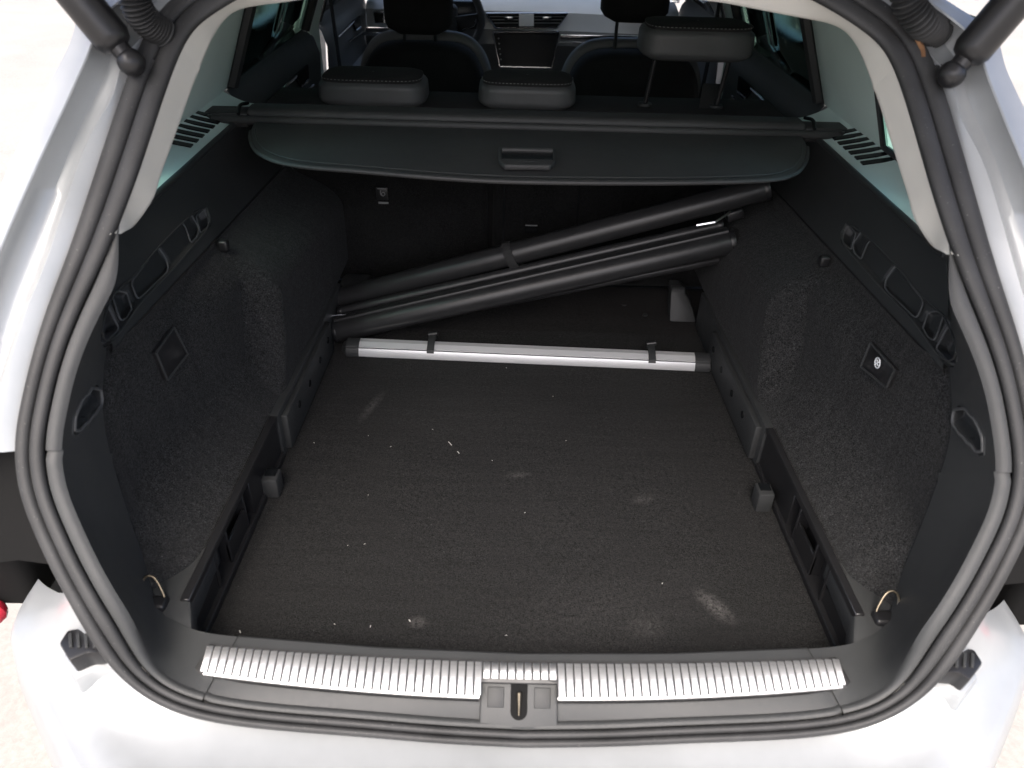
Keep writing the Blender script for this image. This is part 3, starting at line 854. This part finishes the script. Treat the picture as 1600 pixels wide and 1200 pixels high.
# ------------------------------------------------------------------ dashboard
DY = 2.86
def D(px, py, y=DY): return U(px, py, y=y)
zt = D(820, 17)[2]
db = MB()
sec = [(3.28, zt+.03), (3.0, zt+.035), (2.90, zt+.015), (DY+.015, zt-.005), (DY+.012, D(820, 48)[2])]
db.loft([[(x, y+.10*(abs(x)/.7)**3, z-.02*(abs(x)/.7)**2) for y, z in sec] for x in np.linspace(-.70, .70, 30)])
dash = db.build('dashboard', 'dash', car)
sec = [(DY+.013, D(820, 47)[2]), (DY+.005, D(820, 56)[2]), (DY+.004, D(820, 70)[2]), (DY+.05, D(820, 90)[2]), (DY+.10, D(820, 130)[2]), (DY+.15, -.2)]
MB().loft([[(x, y+.06*(abs(x)/.7)**3, z-.02*(abs(x)/.7)**2) for y, z in sec] for x in np.linspace(-.70, .70, 30)]).build('lower_dashboard', 'dashd', dash)
def dpoly(name, mat, pts, y, th, bev=0, par=dash):
    return MB().prism([D(*q, y=y) for q in pts], (0, th, 0)).build(name, mat, par, bev=bev)
def dframe(name, pts, y, r, par=dash, mat='chrome'):
    p = [D(*q, y=y) for q in pts]; p.append(p[0]); b = MB()
    for i in range(len(p)-1): b.tube([p[i], p[i+1]], r, 6)
    return b.build(name, mat, par)
vt = [(759.5, 21), (887, 21), (870, 44), (774, 44)]
dpoly('vent_opening', 'screen', vt, DY-.002, .02); dframe('vent_frame', vt, DY-.003, .0038)
for k in range(3):
    yk = 26+5*k; ins = 3+3.2*k
    a_, b_ = D(762+ins, yk, y=DY-.004), D(885-ins, yk, y=DY-.004); MB().tube([a_, b_], .0018, 5).build('vent_slat', 'dashd', dash)
for px in (795, 855):
    dpoly('vent_tab', 'chrome', [(px-7, 26), (px+7, 26), (px+7, 31), (px-7, 31)], DY-.012, .008, .001)
dpoly('vent_divider', 'dash', [(811, 22), (834, 22), (834, 41), (811, 41)], DY-.008, .01, .001)
scr = [(770, 50), (874, 50.5), (862, 106), (781, 104)]
so2 = dpoly('display', 'screen', scr, DY-.004, .02); dframe('display_frame', scr[:2]+[(862, 106), (781, 104)], DY-.004, .0022)
dframe('display_top_strip', [(771, 50), (873, 50)], DY-.006, .004)
for k in range(5):
    c = D(779+.9*k, 60+8.2*k, y=DY-.0055); MB().box(c, (.006, .001, .005)).build('display_key', 'dashd', so2, False)
dpoly('trim_strip', 'chrome', [(876, 54), (1090, 57), (1090, 63), (876, 60)], DY-.002, .012, .001)
dpoly('trim_strip', 'chrome', [(560, 50), (640, 52), (640, 57), (560, 55)], DY-.002, .012, .001)
MB().tube([D(873, 66, y=DY-.001), D(1000, 66, y=DY-.001)], .0016, 5).build('trim_line', 'chrome', dash)
# left vent
dpoly('vent_opening', 'screen', [(583, 18), (600, 19), (600, 36), (586, 36)], DY-.01, .02); dframe('vent_frame', [(583, 18), (600, 19), (600, 36), (586, 36)], DY-.012, .003)
# instrument hood and steering wheel
dpoly('instrument_hood', 'screen', [(640, 0), (745, 2), (757, 22), (757, 46), (640, 46)], DY-.06, .08, .01)
wy = 2.62; wc = U(684, 28, y=wy); wr = abs(U(752, 40, y=wy)[0]-wc[0]); R3 = np.array(Matrix.Rotation(rad(24), 3, 'X'))
th = np.linspace(0, 2*math.pi, 49)
wheel_ = MB().tube([wc+R3@np.array([wr*math.cos(a), 0, wr*math.sin(a)]) for a in th], .015, 10, False).build('steering_wheel', 'leather', car)
cushion('steering_hub', 'black', wheel_, wc, (.16, .06, .12), .02)
for k in (-1, 1):
    MB().prism([wc+R3@np.array(q) for q in ((k*.07, -.02, .02), (k*(wr-.01), -.01, .03), (k*(wr-.01), -.01, -.01), (k*.07, -.02, -.05))], (0, .012, 0)).build('wheel_spoke', 'black', wheel_, bev=.003)
    MB().tube([wc+R3@np.array(q) for q in ((k*.075, -.026, -.045), (k*(wr-.03), -.016, -.018), (k*(wr-.018), -.016, .012))], .005, 6).build('spoke_bezel', 'chrome', wheel_)

# ------------------------------------------------------------------ outer body around the opening
K1 = [(214, 60), (178, 140), (133, 217), (98, 315), (63, 420), (38, 477), (14, 550), (-6, 612), (-22, 690), (-26, 704)]
K2 = [(185, 0), (140, 73), (100, 160), (60, 245), (0, 381), (-30, 460), (-60, 560), (-75, 640), (-80, 704)]
K3 = [(158, 0), (133, 49), (91, 130), (35, 245), (0, 332), (-50, 440), (-85, 560), (-105, 640), (-110, 704)]
k1 = np.array([S(*q, off=-.010) for q in K1]); k2 = np.array([S(*q, off=-.05) for q in K2]); k3 = np.array([S(*q, off=-.045) for q in K3])
for k in (k1, k2, k3): k[:, 0] *= -1
def upext(c, d):
    return np.vstack([[(0, g(1.0)+d+.04, .985), (.3, g(.985)+d+.03, .965)], c])
zend = half[13][2]
jb = near(22, 704)
A0 = off(.004, -.012)[:jb+1]
ups = np.linspace(0, 1, 120)
r0 = resample(A0, 120)
def byz(c, r0, topx):
    c = follow(r0, cr(upext(c, topx), 400))
    for _ in range(6): c[1:-1] = .25*c[:-2]+.5*c[1:-1]+.25*c[2:]
    return c
b1, b2, b3 = byz(k1, r0, -.03), byz(k2, r0, -.06), byz(k3, r0, -.05)
m01 = r0*.5+b1*.5-np.array([0, .004, 0])
m12 = b1*.55+b2*.45+np.array([0, .022, 0]); m12b = b1*.12+b2*.88+np.array([0, .010, 0])
outw = b3+np.array([1, .12, -.02])*np.linspace(.02, .05, 120)[:, None]
outw2 = b3+np.array([.03, .16, -.02])
for s in (1, -1):
    rr_ = [r0, m01, b1-np.array([.004, 0, 0]), b1+np.array([.004, .008, 0]), m12, m12b, b2-np.array([.003, 0, 0]), b2+np.array([.004, .003, 0]), b3, outw*.3+b3*.7, outw2]
    rr_ = [r.copy() for r in rr_]
    for r in rr_: r[:, 0] *= s
    bp_ = MB().loft(rr_).build('body_pillar', 'paint', car, ang=50)
    q = b2-np.array([.003, .001, 0]); q = q*np.array([s, 1, 1]); MB().tube(q, .0022, 6).build('seam_sealer', 'paint', bp_)
    # tail lamp pocket
    ja, je = jb, near(108, 930)
    a0 = off(.004, -.014)[ja:je+1]; n_ = len(a0)
    t_ = np.linspace(0, 1, n_)[:, None]
    o1 = a0+np.array([.022, .035, 0]); o2 = a0*np.array([0, 0, 1])+np.array([.74, .0, 0])+np.array([0, .05, 0]); o2[:, 1] = a0[:, 1]+.03
    o3 = o2+np.array([.07, .02, 0])
    rr_ = [a0, o1, (o1+o2)/2+np.array([0, .012, 0]), o2, o3]; rr_ = [r.copy() for r in rr_]
    for r in rr_: r[:, 0] *= s
    lp = MB().loft(rr_).build('lamp_pocket', 'matte', car)
    lz0 = np.array([U(8, 973, z=.115)[0]*-1, U(8, 973, z=.115)[1], .115])
    MB().box((s*.802, .055, .225), (.13, .15, .38)).build('lamp_body', 'matte', car, bev=.02, seg=3)
    lens = MB().box((s*(.822), -.040, .050), (.09, .04, .04)).build('tail_lamp', 'red', car, bev=.02, seg=3)
# rear panel and bumper
jc = near(102, 918)
b0 = off(.006, -.012)[jc:]; nb = len(b0)
plan = [(.722, -.020), (.726, -.060), (.722, -.100), (.662, -.168), (.592, -.245), (.535, -.308), (.44, -.372), (.30, -.405), (.15, -.418), (0, -.422)]
pc = resample(np.array(plan), 200)
# match points of the outline to the seal by direction
src = np.array([near(*q) for q in ((102, 918), (107, 928), (118, 950), (150, 1011), (196, 1070), (245, 1102), (315, 1126), (420, 1140), (560, 1151), (810, 1168))]); src[-1] = NH-1
pl_i = np.arange(jc, NH)
ox = np.interp(pl_i, src, [q[0] for q in plan]); oy = np.interp(pl_i, src, [q[1] for q in plan])
for _ in range(3):
    ox[1:-1] = .25*ox[:-2]+.5*ox[1:-1]+.25*ox[2:]; oy[1:-1] = .25*oy[:-2]+.5*oy[1:-1]+.25*oy[2:]
oz = np.interp(pl_i, src, [.104, .102, .100, .098, .092, .080, .068, .060, .056, .055])
O = np.stack([ox, oy, oz], 1)
def blend(t, dz): 
    q = b0*(1-t)+O*t; q[:, 2] = b0[:, 2]*(1-t)**1.6+O[:, 2]*(1-(1-t)**1.6)+dz; return q
rws = [b0]+[blend(t, -.006*math.sin(math.pi*min(1, t*1.5))) for t in (.06, .14, .25, .38, .52, .66, .80, .92)]+[O, O+np.array([.004, -.008, -.010]), O*np.array([1.02, 1.02, 0])+np.array([0, -.012, .02]), O*np.array([1.04, 1.08, 0])+np.array([0, 0, -.35])]
bum = MB().loft([np.vstack([r, mir(r)[-2::-1]]) for r in rws]).build('rear_bumper', 'paint', car, ang=55)
# rubber stops
for s in (1, -1):
    poly = [(1495, 1011), (1523, 1013), (1537, 1035), (1516, 1063), (1500, 1051), (1469, 1049)] if s > 0 else [(105, 983), (138, 979), (161, 1020), (135, 1020), (108, 1032), (91, 1004)]
    zc = .165
    p3 = np.array([U(*q, z=zc) for q in poly])
    st = MB().prism(p3, (0, .01, -.07)).build('rubber_stop', 'gloss', car, bev=.004)
    c = p3.mean(0); 
    for k in range(4):
        MB().box(c+np.array([s*(-.018+.010*k), .004, .0005]), (.004, .024, .005), np.array(Matrix.Rotation(-.5*s, 3, 'Z'))).build('stop_ridge', 'black', st, bev=.001)
    sk_ = [c+1.22*(q-c)+np.array([0, .0, -.030]) for q in p3]; MB().prism(sk_, (0, 0, -.04)).build('stop_seat', 'paint', st, bev=.006)
# quarter panels, tail, wheels (out of the picture, they carry the car)
for s in (1, -1):
    MB().loft([[(s*.77, y, .10), (s*(.90-dx), y+.0, .05), (s*(.925-dx), y, -.10), (s*(.90-dx), y, -.36)] for y, dx in ((.02, .12), (.12, .07), (.25, .03), (.6, .0), (1.16, 0))]).build('quarter_panel', 'paint', car)
    MB().loft([[(s*.77, y, .10), (s*(.91-dx), y, .30), (s*(.90-dx), y, .42), (s*(.76-dx*.3), y, .53)] for y, dx in ((.12, .11), (.25, .05), (.6, 0), (1.16, 0))]).build('quarter_panel_upper', 'paint', car)
    for y in (.52, 3.36):
        th = np.linspace(0, 2*math.pi, 40, endpoint=False)
        pr_ = [(.20, -.10), (.32, -.11), (.335, -.08), (.335, .08), (.32, .11), (.20, .10)]
        tw = MB().loft([[(s*.80+b, y+a*math.cos(q), -.285+a*math.sin(q)) for q in th] for a, b in pr_], True, True).build('tyre', 'tyre', car)
        MB().tube([(s*.74, y, -.285), (s*.87, y, -.285)], .21, 32).build('rim', 'alu', tw)
MB().loft([[(x, y, .40-.06*(y-3.2)**2-.03*(x/.8)**2) for x in np.linspace(-.85, .85, 10)] for y in (3.22, 3.6, 4.0, 4.2)]+[[(x, 4.25, -.3) for x in np.linspace(-.8, .8, 10)]]).build('bonnet', 'paint', car)
MB().box((0, 2.2, -.33), (1.5, 4.0, .05)).build('floor_pan', 'black', car)
# ---- struts and cable boots
for s in (1, -1):
    if s < 0:
        a = S(205, 97, -.035); b = S(120, -10, -.10); b = U(118, -10, y=b[1]); e = a+(b-a)*4.4
        cpts = [S(252, 50, -.01), S(228, 32, -.045), S(213, 8, -.075), S(205, -22, -.10)]
    else:
        a = S(1487, 116, -.035); b = U(1592, -8, y=S(1560, 20, -.10)[1]); e = a+(b-a)*4.4
        cpts = [S(1463, 50, -.012), S(1440, 34, -.05), S(1420, 6, -.075), S(1414, -24, -.10)]
    dv = (b-a)/np.linalg.norm(b-a)
    stt = MB().tube([a+dv*.020, a+dv*.024, a+dv*.034, a+dv*.40], [.012, .019, .0235, .0235], 24).build('tailgate_strut', 'gloss', car, ang=50)
    MB().tube([a+dv*.0, a+dv*.015, a+dv*.025], [.013, .012, .013], 12).build('strut_neck', 'gloss', stt)
    MB().sphere(a, .017, 10).build('ball_joint', 'gloss', stt)
    MB().tube([a+dv*.40, a+dv*.72], .008, 12).build('strut_rod', 'steel', stt)
    nn = np.array([0, -.85, .5])
    MB().tube([a-nn*.03, a+nn*.004], .007, 10).build('ball_stud', 'steel', stt)
    MB().tube([a-nn*.03, a-nn*.024], .022, 18).build('mount_plate', 'black', stt, bev=.003)
    MB().box(a+dv*.085+np.array([0, -.0165, .006]), (.010, .004, .008)).build('strut_label', 'pale', stt)
    cp = cr(cpts, 161); rr_ = .0165+.0035*np.cos(np.linspace(0, 16*2*math.pi, 161))
    cb = MB().tube(cp, rr_, 16).build('cable_boot', 'rubber', car, ang=80)
    MB().tube([cp[0]-(cp[4]-cp[0])*1.2, cp[0]+(cp[4]-cp[0])*.6], .021, 20).build('boot_cup', 'black', cb, bev=.003)
    if s > 0:
        MB().tube(cr([S(1405, 10, -.03), S(1425, 45, -.02), S(1440, 75, -.012), S(1442, 90, -.01)], 20), .0035, 6).build('rusty_edge', 'rust', cb)
# tailgate swung up above the boot
tg_ = []
for y, z, w_ in ((.46, .985, .56), (.30, 1.06, .60), (-.05, 1.24, .68), (-.35, 1.38, .72), (-.62, 1.48, .70), (-.72, 1.42, .62)):
    tg_.append([(x, y, z-.05*(abs(x)/w_)**3) for x in np.linspace(-w_, w_, 12)])
MB().loft(tg_).build('tailgate', 'paint', car, solid=.05)

# ================================================================== LOOSE THINGS
# ---- luggage cover
ZC = .512
cov = thing('luggage_cover', 'dark vinyl roller luggage cover with moulded pull handle, hung across the boot', 'luggage cover', (0, 1.0, ZC))
fp = [(391, 203), (391, 215), (400, 233), (430, 249), (480, 258), (560, 264.5), (700, 276), (825, 281.5), (1040, 283), (1195, 279), (1240, 270), (1257, 255), (1262, 240), (1262, 228)]
lowe = cr([U(*q, z=ZC) for q in fp], 120)
tl, tr_ = U(391, 202, z=ZC), U(1262, 227, z=ZC)
rows_ = []
for t in np.linspace(0, 1, 22):
    top_ = np.stack([np.interp(np.linspace(0, 1, 120), np.linspace(0, 1, 120), lowe[:, 0]), np.full(120, .955)+0*lowe[:, 0], np.full(120, ZC)], 1)
    q = top_*(1-t)+lowe*t; q[:, 2] += .006*math.sin(math.pi*t)-.004*t*t
    rows_.append(q)
flap = MB().loft(rows_).build('rigid_flap', 'cover', cov, solid=.004)
ew = lowe.copy(); ew[:, 2] -= .004
MB().tube(ew, .0045, 8).build('welded_edge', 'cover', flap)
MB().tube(np.array([q*np.array([.985, 1, 1])+np.array([0, .010, .0035]) for q in lowe]), .0012, 5).build('edge_seam', 'greyp', flap)
# step line behind the flap
a_, b_ = U(391, 200, z=ZC+.006), U(1262, 225, z=ZC+.006)
MB().box(((a_[0]+b_[0])/2, .952, ZC+.003), (b_[0]-a_[0], .028, .012)).build('flap_batten', 'cover', cov, bev=.004)
# handle
def Hq(px, py, dz=.008): return U(px, py, z=ZC+dz)
hp = [(778, 229), (869, 231), (868, 250), (860, 258), (788, 257), (779, 248)]
hnd = MB().prism([Hq(*q, dz=.0135) for q in hp], (0, 0, -.012)).build('pull_handle', 'cover', flap, bev=.004, seg=3)
MB().prism([Hq(*q, dz=.0142) for q in [(784, 238), (864, 239.5), (864, 249), (784, 247.5)]], (0, 0, -.003)).build('handle_slot', 'screen', hnd)
MB().tube([Hq(784, 234, .016), Hq(864, 236, .016)], .006, 10).build('handle_grip', 'cover', hnd, bev=.002)
for k, px in enumerate((813, 819, 824.5, 830, 835)):
    c = Hq(px, 251.7, .0142)
    MB().box(c, (.005, .006, .0008)).build('embossed_mark', 'greyp', hnd, False)
# cassette
yc = U(825, 187, z=.525)[1]
MB().box((0, yc+.012, .520), (1.26, .068, .034)).build('cassette', 'cover', cov, True, .012, 4, 60)
rod = MB().tube([(-.705, yc-.030, .516), (.715, yc-.030, .516)], .0095, 14).build('edge_rod', 'cover', cov, bev=.002)
for s in (1, -1):
    MB().tube([(s*.70, yc-.030, .516), (s*.735, yc-.030, .516), (s*.765, yc-.026, .514)], [.011, .010, .003], 10).build('rod_tip', 'gloss', cov)
    MB().box((s*.675, yc+.008, .518), (.10, .062, .022)).build('cassette_end', 'lgrey_greenlit' if False else 'cover', cov, bev=.006)
    MB().tube(cr([(s*.640, yc+.04, .535), (s*.645, yc+.0, .540), (s*.640, yc-.035, .530)], 12), .004, 6).build('end_clip', 'screen', cov)
    MB().box((s*.655, .958, ZC-.004), (.06, .03, .016)).build('flap_peg', 'gloss', cov, bev=.003)

# ---- silver bar
bar = thing('display_cassette', 'silver aluminium profile bar with black end caps lying across the boot floor', 'metal bar', (.02, .78, 0))
La, Lb = U(537, 540, z=.018), U(1114, 565, z=.018)
ax = (Lb-La)/np.linalg.norm(Lb-La); pyv = np.cross([0, 0, 1.], ax); Ltot = np.linalg.norm(Lb-La)
def bp3(t, y, z): return La+ax*t+pyv*y+np.array([0, 0, z-.018])
prof = [(-.022, .002), (-.0235, .004), (-.0235, .012), (-.0185, .0235), (-.0165, .0225), (-.0145, .0225), (-.0140, .0265), (-.002, .0335), (.012, .034), (.022, .026), (.023, .004), (.021, .002)]
e0, e1 = .040, Ltot-.045
body = MB().loft([[bp3(t, y, z) for y, z in prof] for t in np.linspace(e0, e1, 8)], True).build('profile', 'anod', bar, ang=25)
grv = MB().tube([bp3(e0, -.0157, .0232), bp3(e1, -.0157, .0232)], .0011, 5).build('groove', 'greyp', body)
for t0, t1, t2 in ((e0+.001, .010, -.004), (e1-.001, Ltot-.010, Ltot+.004)):
    q0 = [bp3(t0, y*1.03, .018+(z-.018)*1.03) for y, z in prof]; q1 = [bp3(t1, y*1.03, .018+(z-.018)*1.03) for y, z in prof]; q2 = [bp3(t2, y*.35, .014+(z-.018)*.4) for y, z in prof]
    b = MB().loft([q0, q1, q2], True); n_ = len(prof); b.f.append(tuple(range(2*n_, 3*n_))); b.build('end_cap', 'black', bar, bev=.002)
for px, py in ((675, 535), (1017, 549)):
    c = U(px, py, z=.03); t = (c-La)@ax
    lp_ = [(t, -.0215, .0195), (t, -.0195, .0262), (t, -.013, .0300), (t, -.002, .0365), (t, .012, .038), (t, .023, .040), (t, .029, .037), (t, .030, .028)]
    b = MB(); w_ = .0085
    b.loft([[bp3(t-w_, y, z) for _, y, z in lp_], [bp3(t+w_, y, z) for _, y, z in lp_], [bp3(t+w_, y*1.09+.0, z+.003) for _, y, z in lp_], [bp3(t-w_, y*1.09, z+.003) for _, y, z in lp_]], False, True)
    cl = b.build('clip_band', 'black', bar)
    MB().tube([bp3(t-.010, .030, .042), bp3(t+.012, .030, .046)], .006, 10).build('clip_knob', 'gloss', cl)

# ---- folded black tube stand
std = thing('folded_tube_stand', 'bundle of long black tubes with webbing strap propped diagonally across the boot', 'folded stand', (0, .9, .02))
def ctube(name, p0, p1, r, mat='tube', cap=True, n=28):
    p0, p1 = np.asarray(p0), np.asarray(p1); d = (p1-p0)/np.linalg.norm(p1-p0)
    o = MB().tube([p0, p0+d*.004, p1-d*.004, p1], [r*.97, r, r, r*.97], n).build(name, mat, std, ang=50)
    if cap:
        for e, s_ in ((p0, 1), (p1, -1)):
            MB().tube([e-d*.002*s_, e+d*.010*s_], r*1.06, n).build('tube_cap', 'gloss', o, bev=.001)
    return o
lo0, lo1 = U(524, 517, y=.86), U(1146, 377, x=.488)
ctube('tube', lo0, lo1, .0295)
up0, up1 = U(530, 467, y=.965), U(1200, 293, x=.545)
ctube('tube', up0, up1, .0275)
# flat bright edge along the lower tube, thin tubes above and below
ctube('thin_tube', U(530, 487, y=.905), U(1128, 351, y=.905), .0125, 'tube')
d_ = (lo1-lo0)/np.linalg.norm(lo1-lo0); nu = np.array([-d_[2], 0, d_[0]])
strip = [lo0+nu*.0285+d_*.01+np.array([0, .003, 0]), lo1+nu*.0285-d_*.01+np.array([0, .003, 0])]
sx = MB()
sx.loft([[p+np.array([0, -.012, -.003])+nu*0, p+nu*.005+np.array([0, -.010, 0]), p+nu*.005+np.array([0, .012, 0]), p+np.array([0, .014, -.003])] for p in strip], True)
sx.build('screen_rail', 'tube', std, bev=.001)
bt0, bt1 = U(640, 500, y=.845), U(1142, 402, y=.915)
ctube('thin_tube', bt0, bt1, .011, 'tube')
# webbing strap round the upper tube
cpt = U(799, 398, y=.93); du = (up1-up0)/np.linalg.norm(up1-up0); tt_ = (cpt-up0)@du; cc_ = up0+du*tt_
n1 = np.array([-du[2], 0, du[0]]); n1 /= np.linalg.norm(n1); n2 = np.cross(du, n1)
bnd = []
for a in np.linspace(0, 2*math.pi, 33):
    rx, ry = .0292, .0292
    q = np.array([math.cos(a), math.sin(a)]); lowk = max(0, -q[0])
    bnd.append((q[0]*(rx)+(-.022*lowk), q[1]*ry))
w_ = .011
sk = .25
b = MB()
b.loft([[cc_+du*(k*w_-sk*a_*.6)+n1*a_*e+n2*b_*e for a_, b_ in bnd] for k, e in ((-1, 1), (1, 1), (1, 1.07), (-1, 1.07))], False, True)
b.build('strap', 'velcro', std)
# wire end and shiny end fitting
wy_ = .87
MB().tube(cr([U(511, 494, y=wy_), U(530, 492, y=wy_), U(545, 491, y=wy_), U(556, 488, y=wy_)], 20), .0022, 8).build('wire_end', 'chrome', std)
MB().tube([U(1088, 352, y=.87), U(1117, 347, y=.87)], .004, 8).build('pull_bar', 'chrome', std)
MB().tube([U(1117, 347, y=.87), U(1134, 336, y=.88), U(1141, 331, y=.89)], .0028, 8).build('wire_end', 'steel', std)
rbox('end_bracket', 'gloss', std, U(1147, 334, y=.91), (.040, .03, .024), .004, 2, np.array(Matrix.Rotation(rad(-20), 3, 'Y')))
# taut cord along the bundle
MB().tube([U(930, 379, y=.90), U(1138, 327, y=.89)], .0011, 5).build('tension_cord', 'pale', std)

# ---- lint on the carpet
ln = MB()
for _ in range(18):
    x, y = random.uniform(-.45, .45), random.uniform(-.10, .75); L = random.choice((.0015, .002, .003, .004)); a = random.uniform(0, 3.1)
    p = np.array([x, y, .0022]); d = np.array([math.cos(a), math.sin(a), .1])*L
    ln.tube([p-d/2, p+np.array([0, 0, .0008]), p+d/2], .00045, 4)
for px, py, L in ((703, 693, .011), (716, 707, .006), (640, 970, .003), (375, 987, .004)):
    p = U(px, py, z=.0025); ln.tube([p+np.array([-.3*L, .5*L, 0]), p+np.array([0, 0, .001]), p+np.array([.35*L, -.5*L, 0])], .0008, 5)
lo_ = ln.build('lint', 'lint', None); lo_['kind'] = 'stuff'; lo_['label'] = 'pale lint and crumbs on the boot carpet'; lo_['category'] = 'lint'
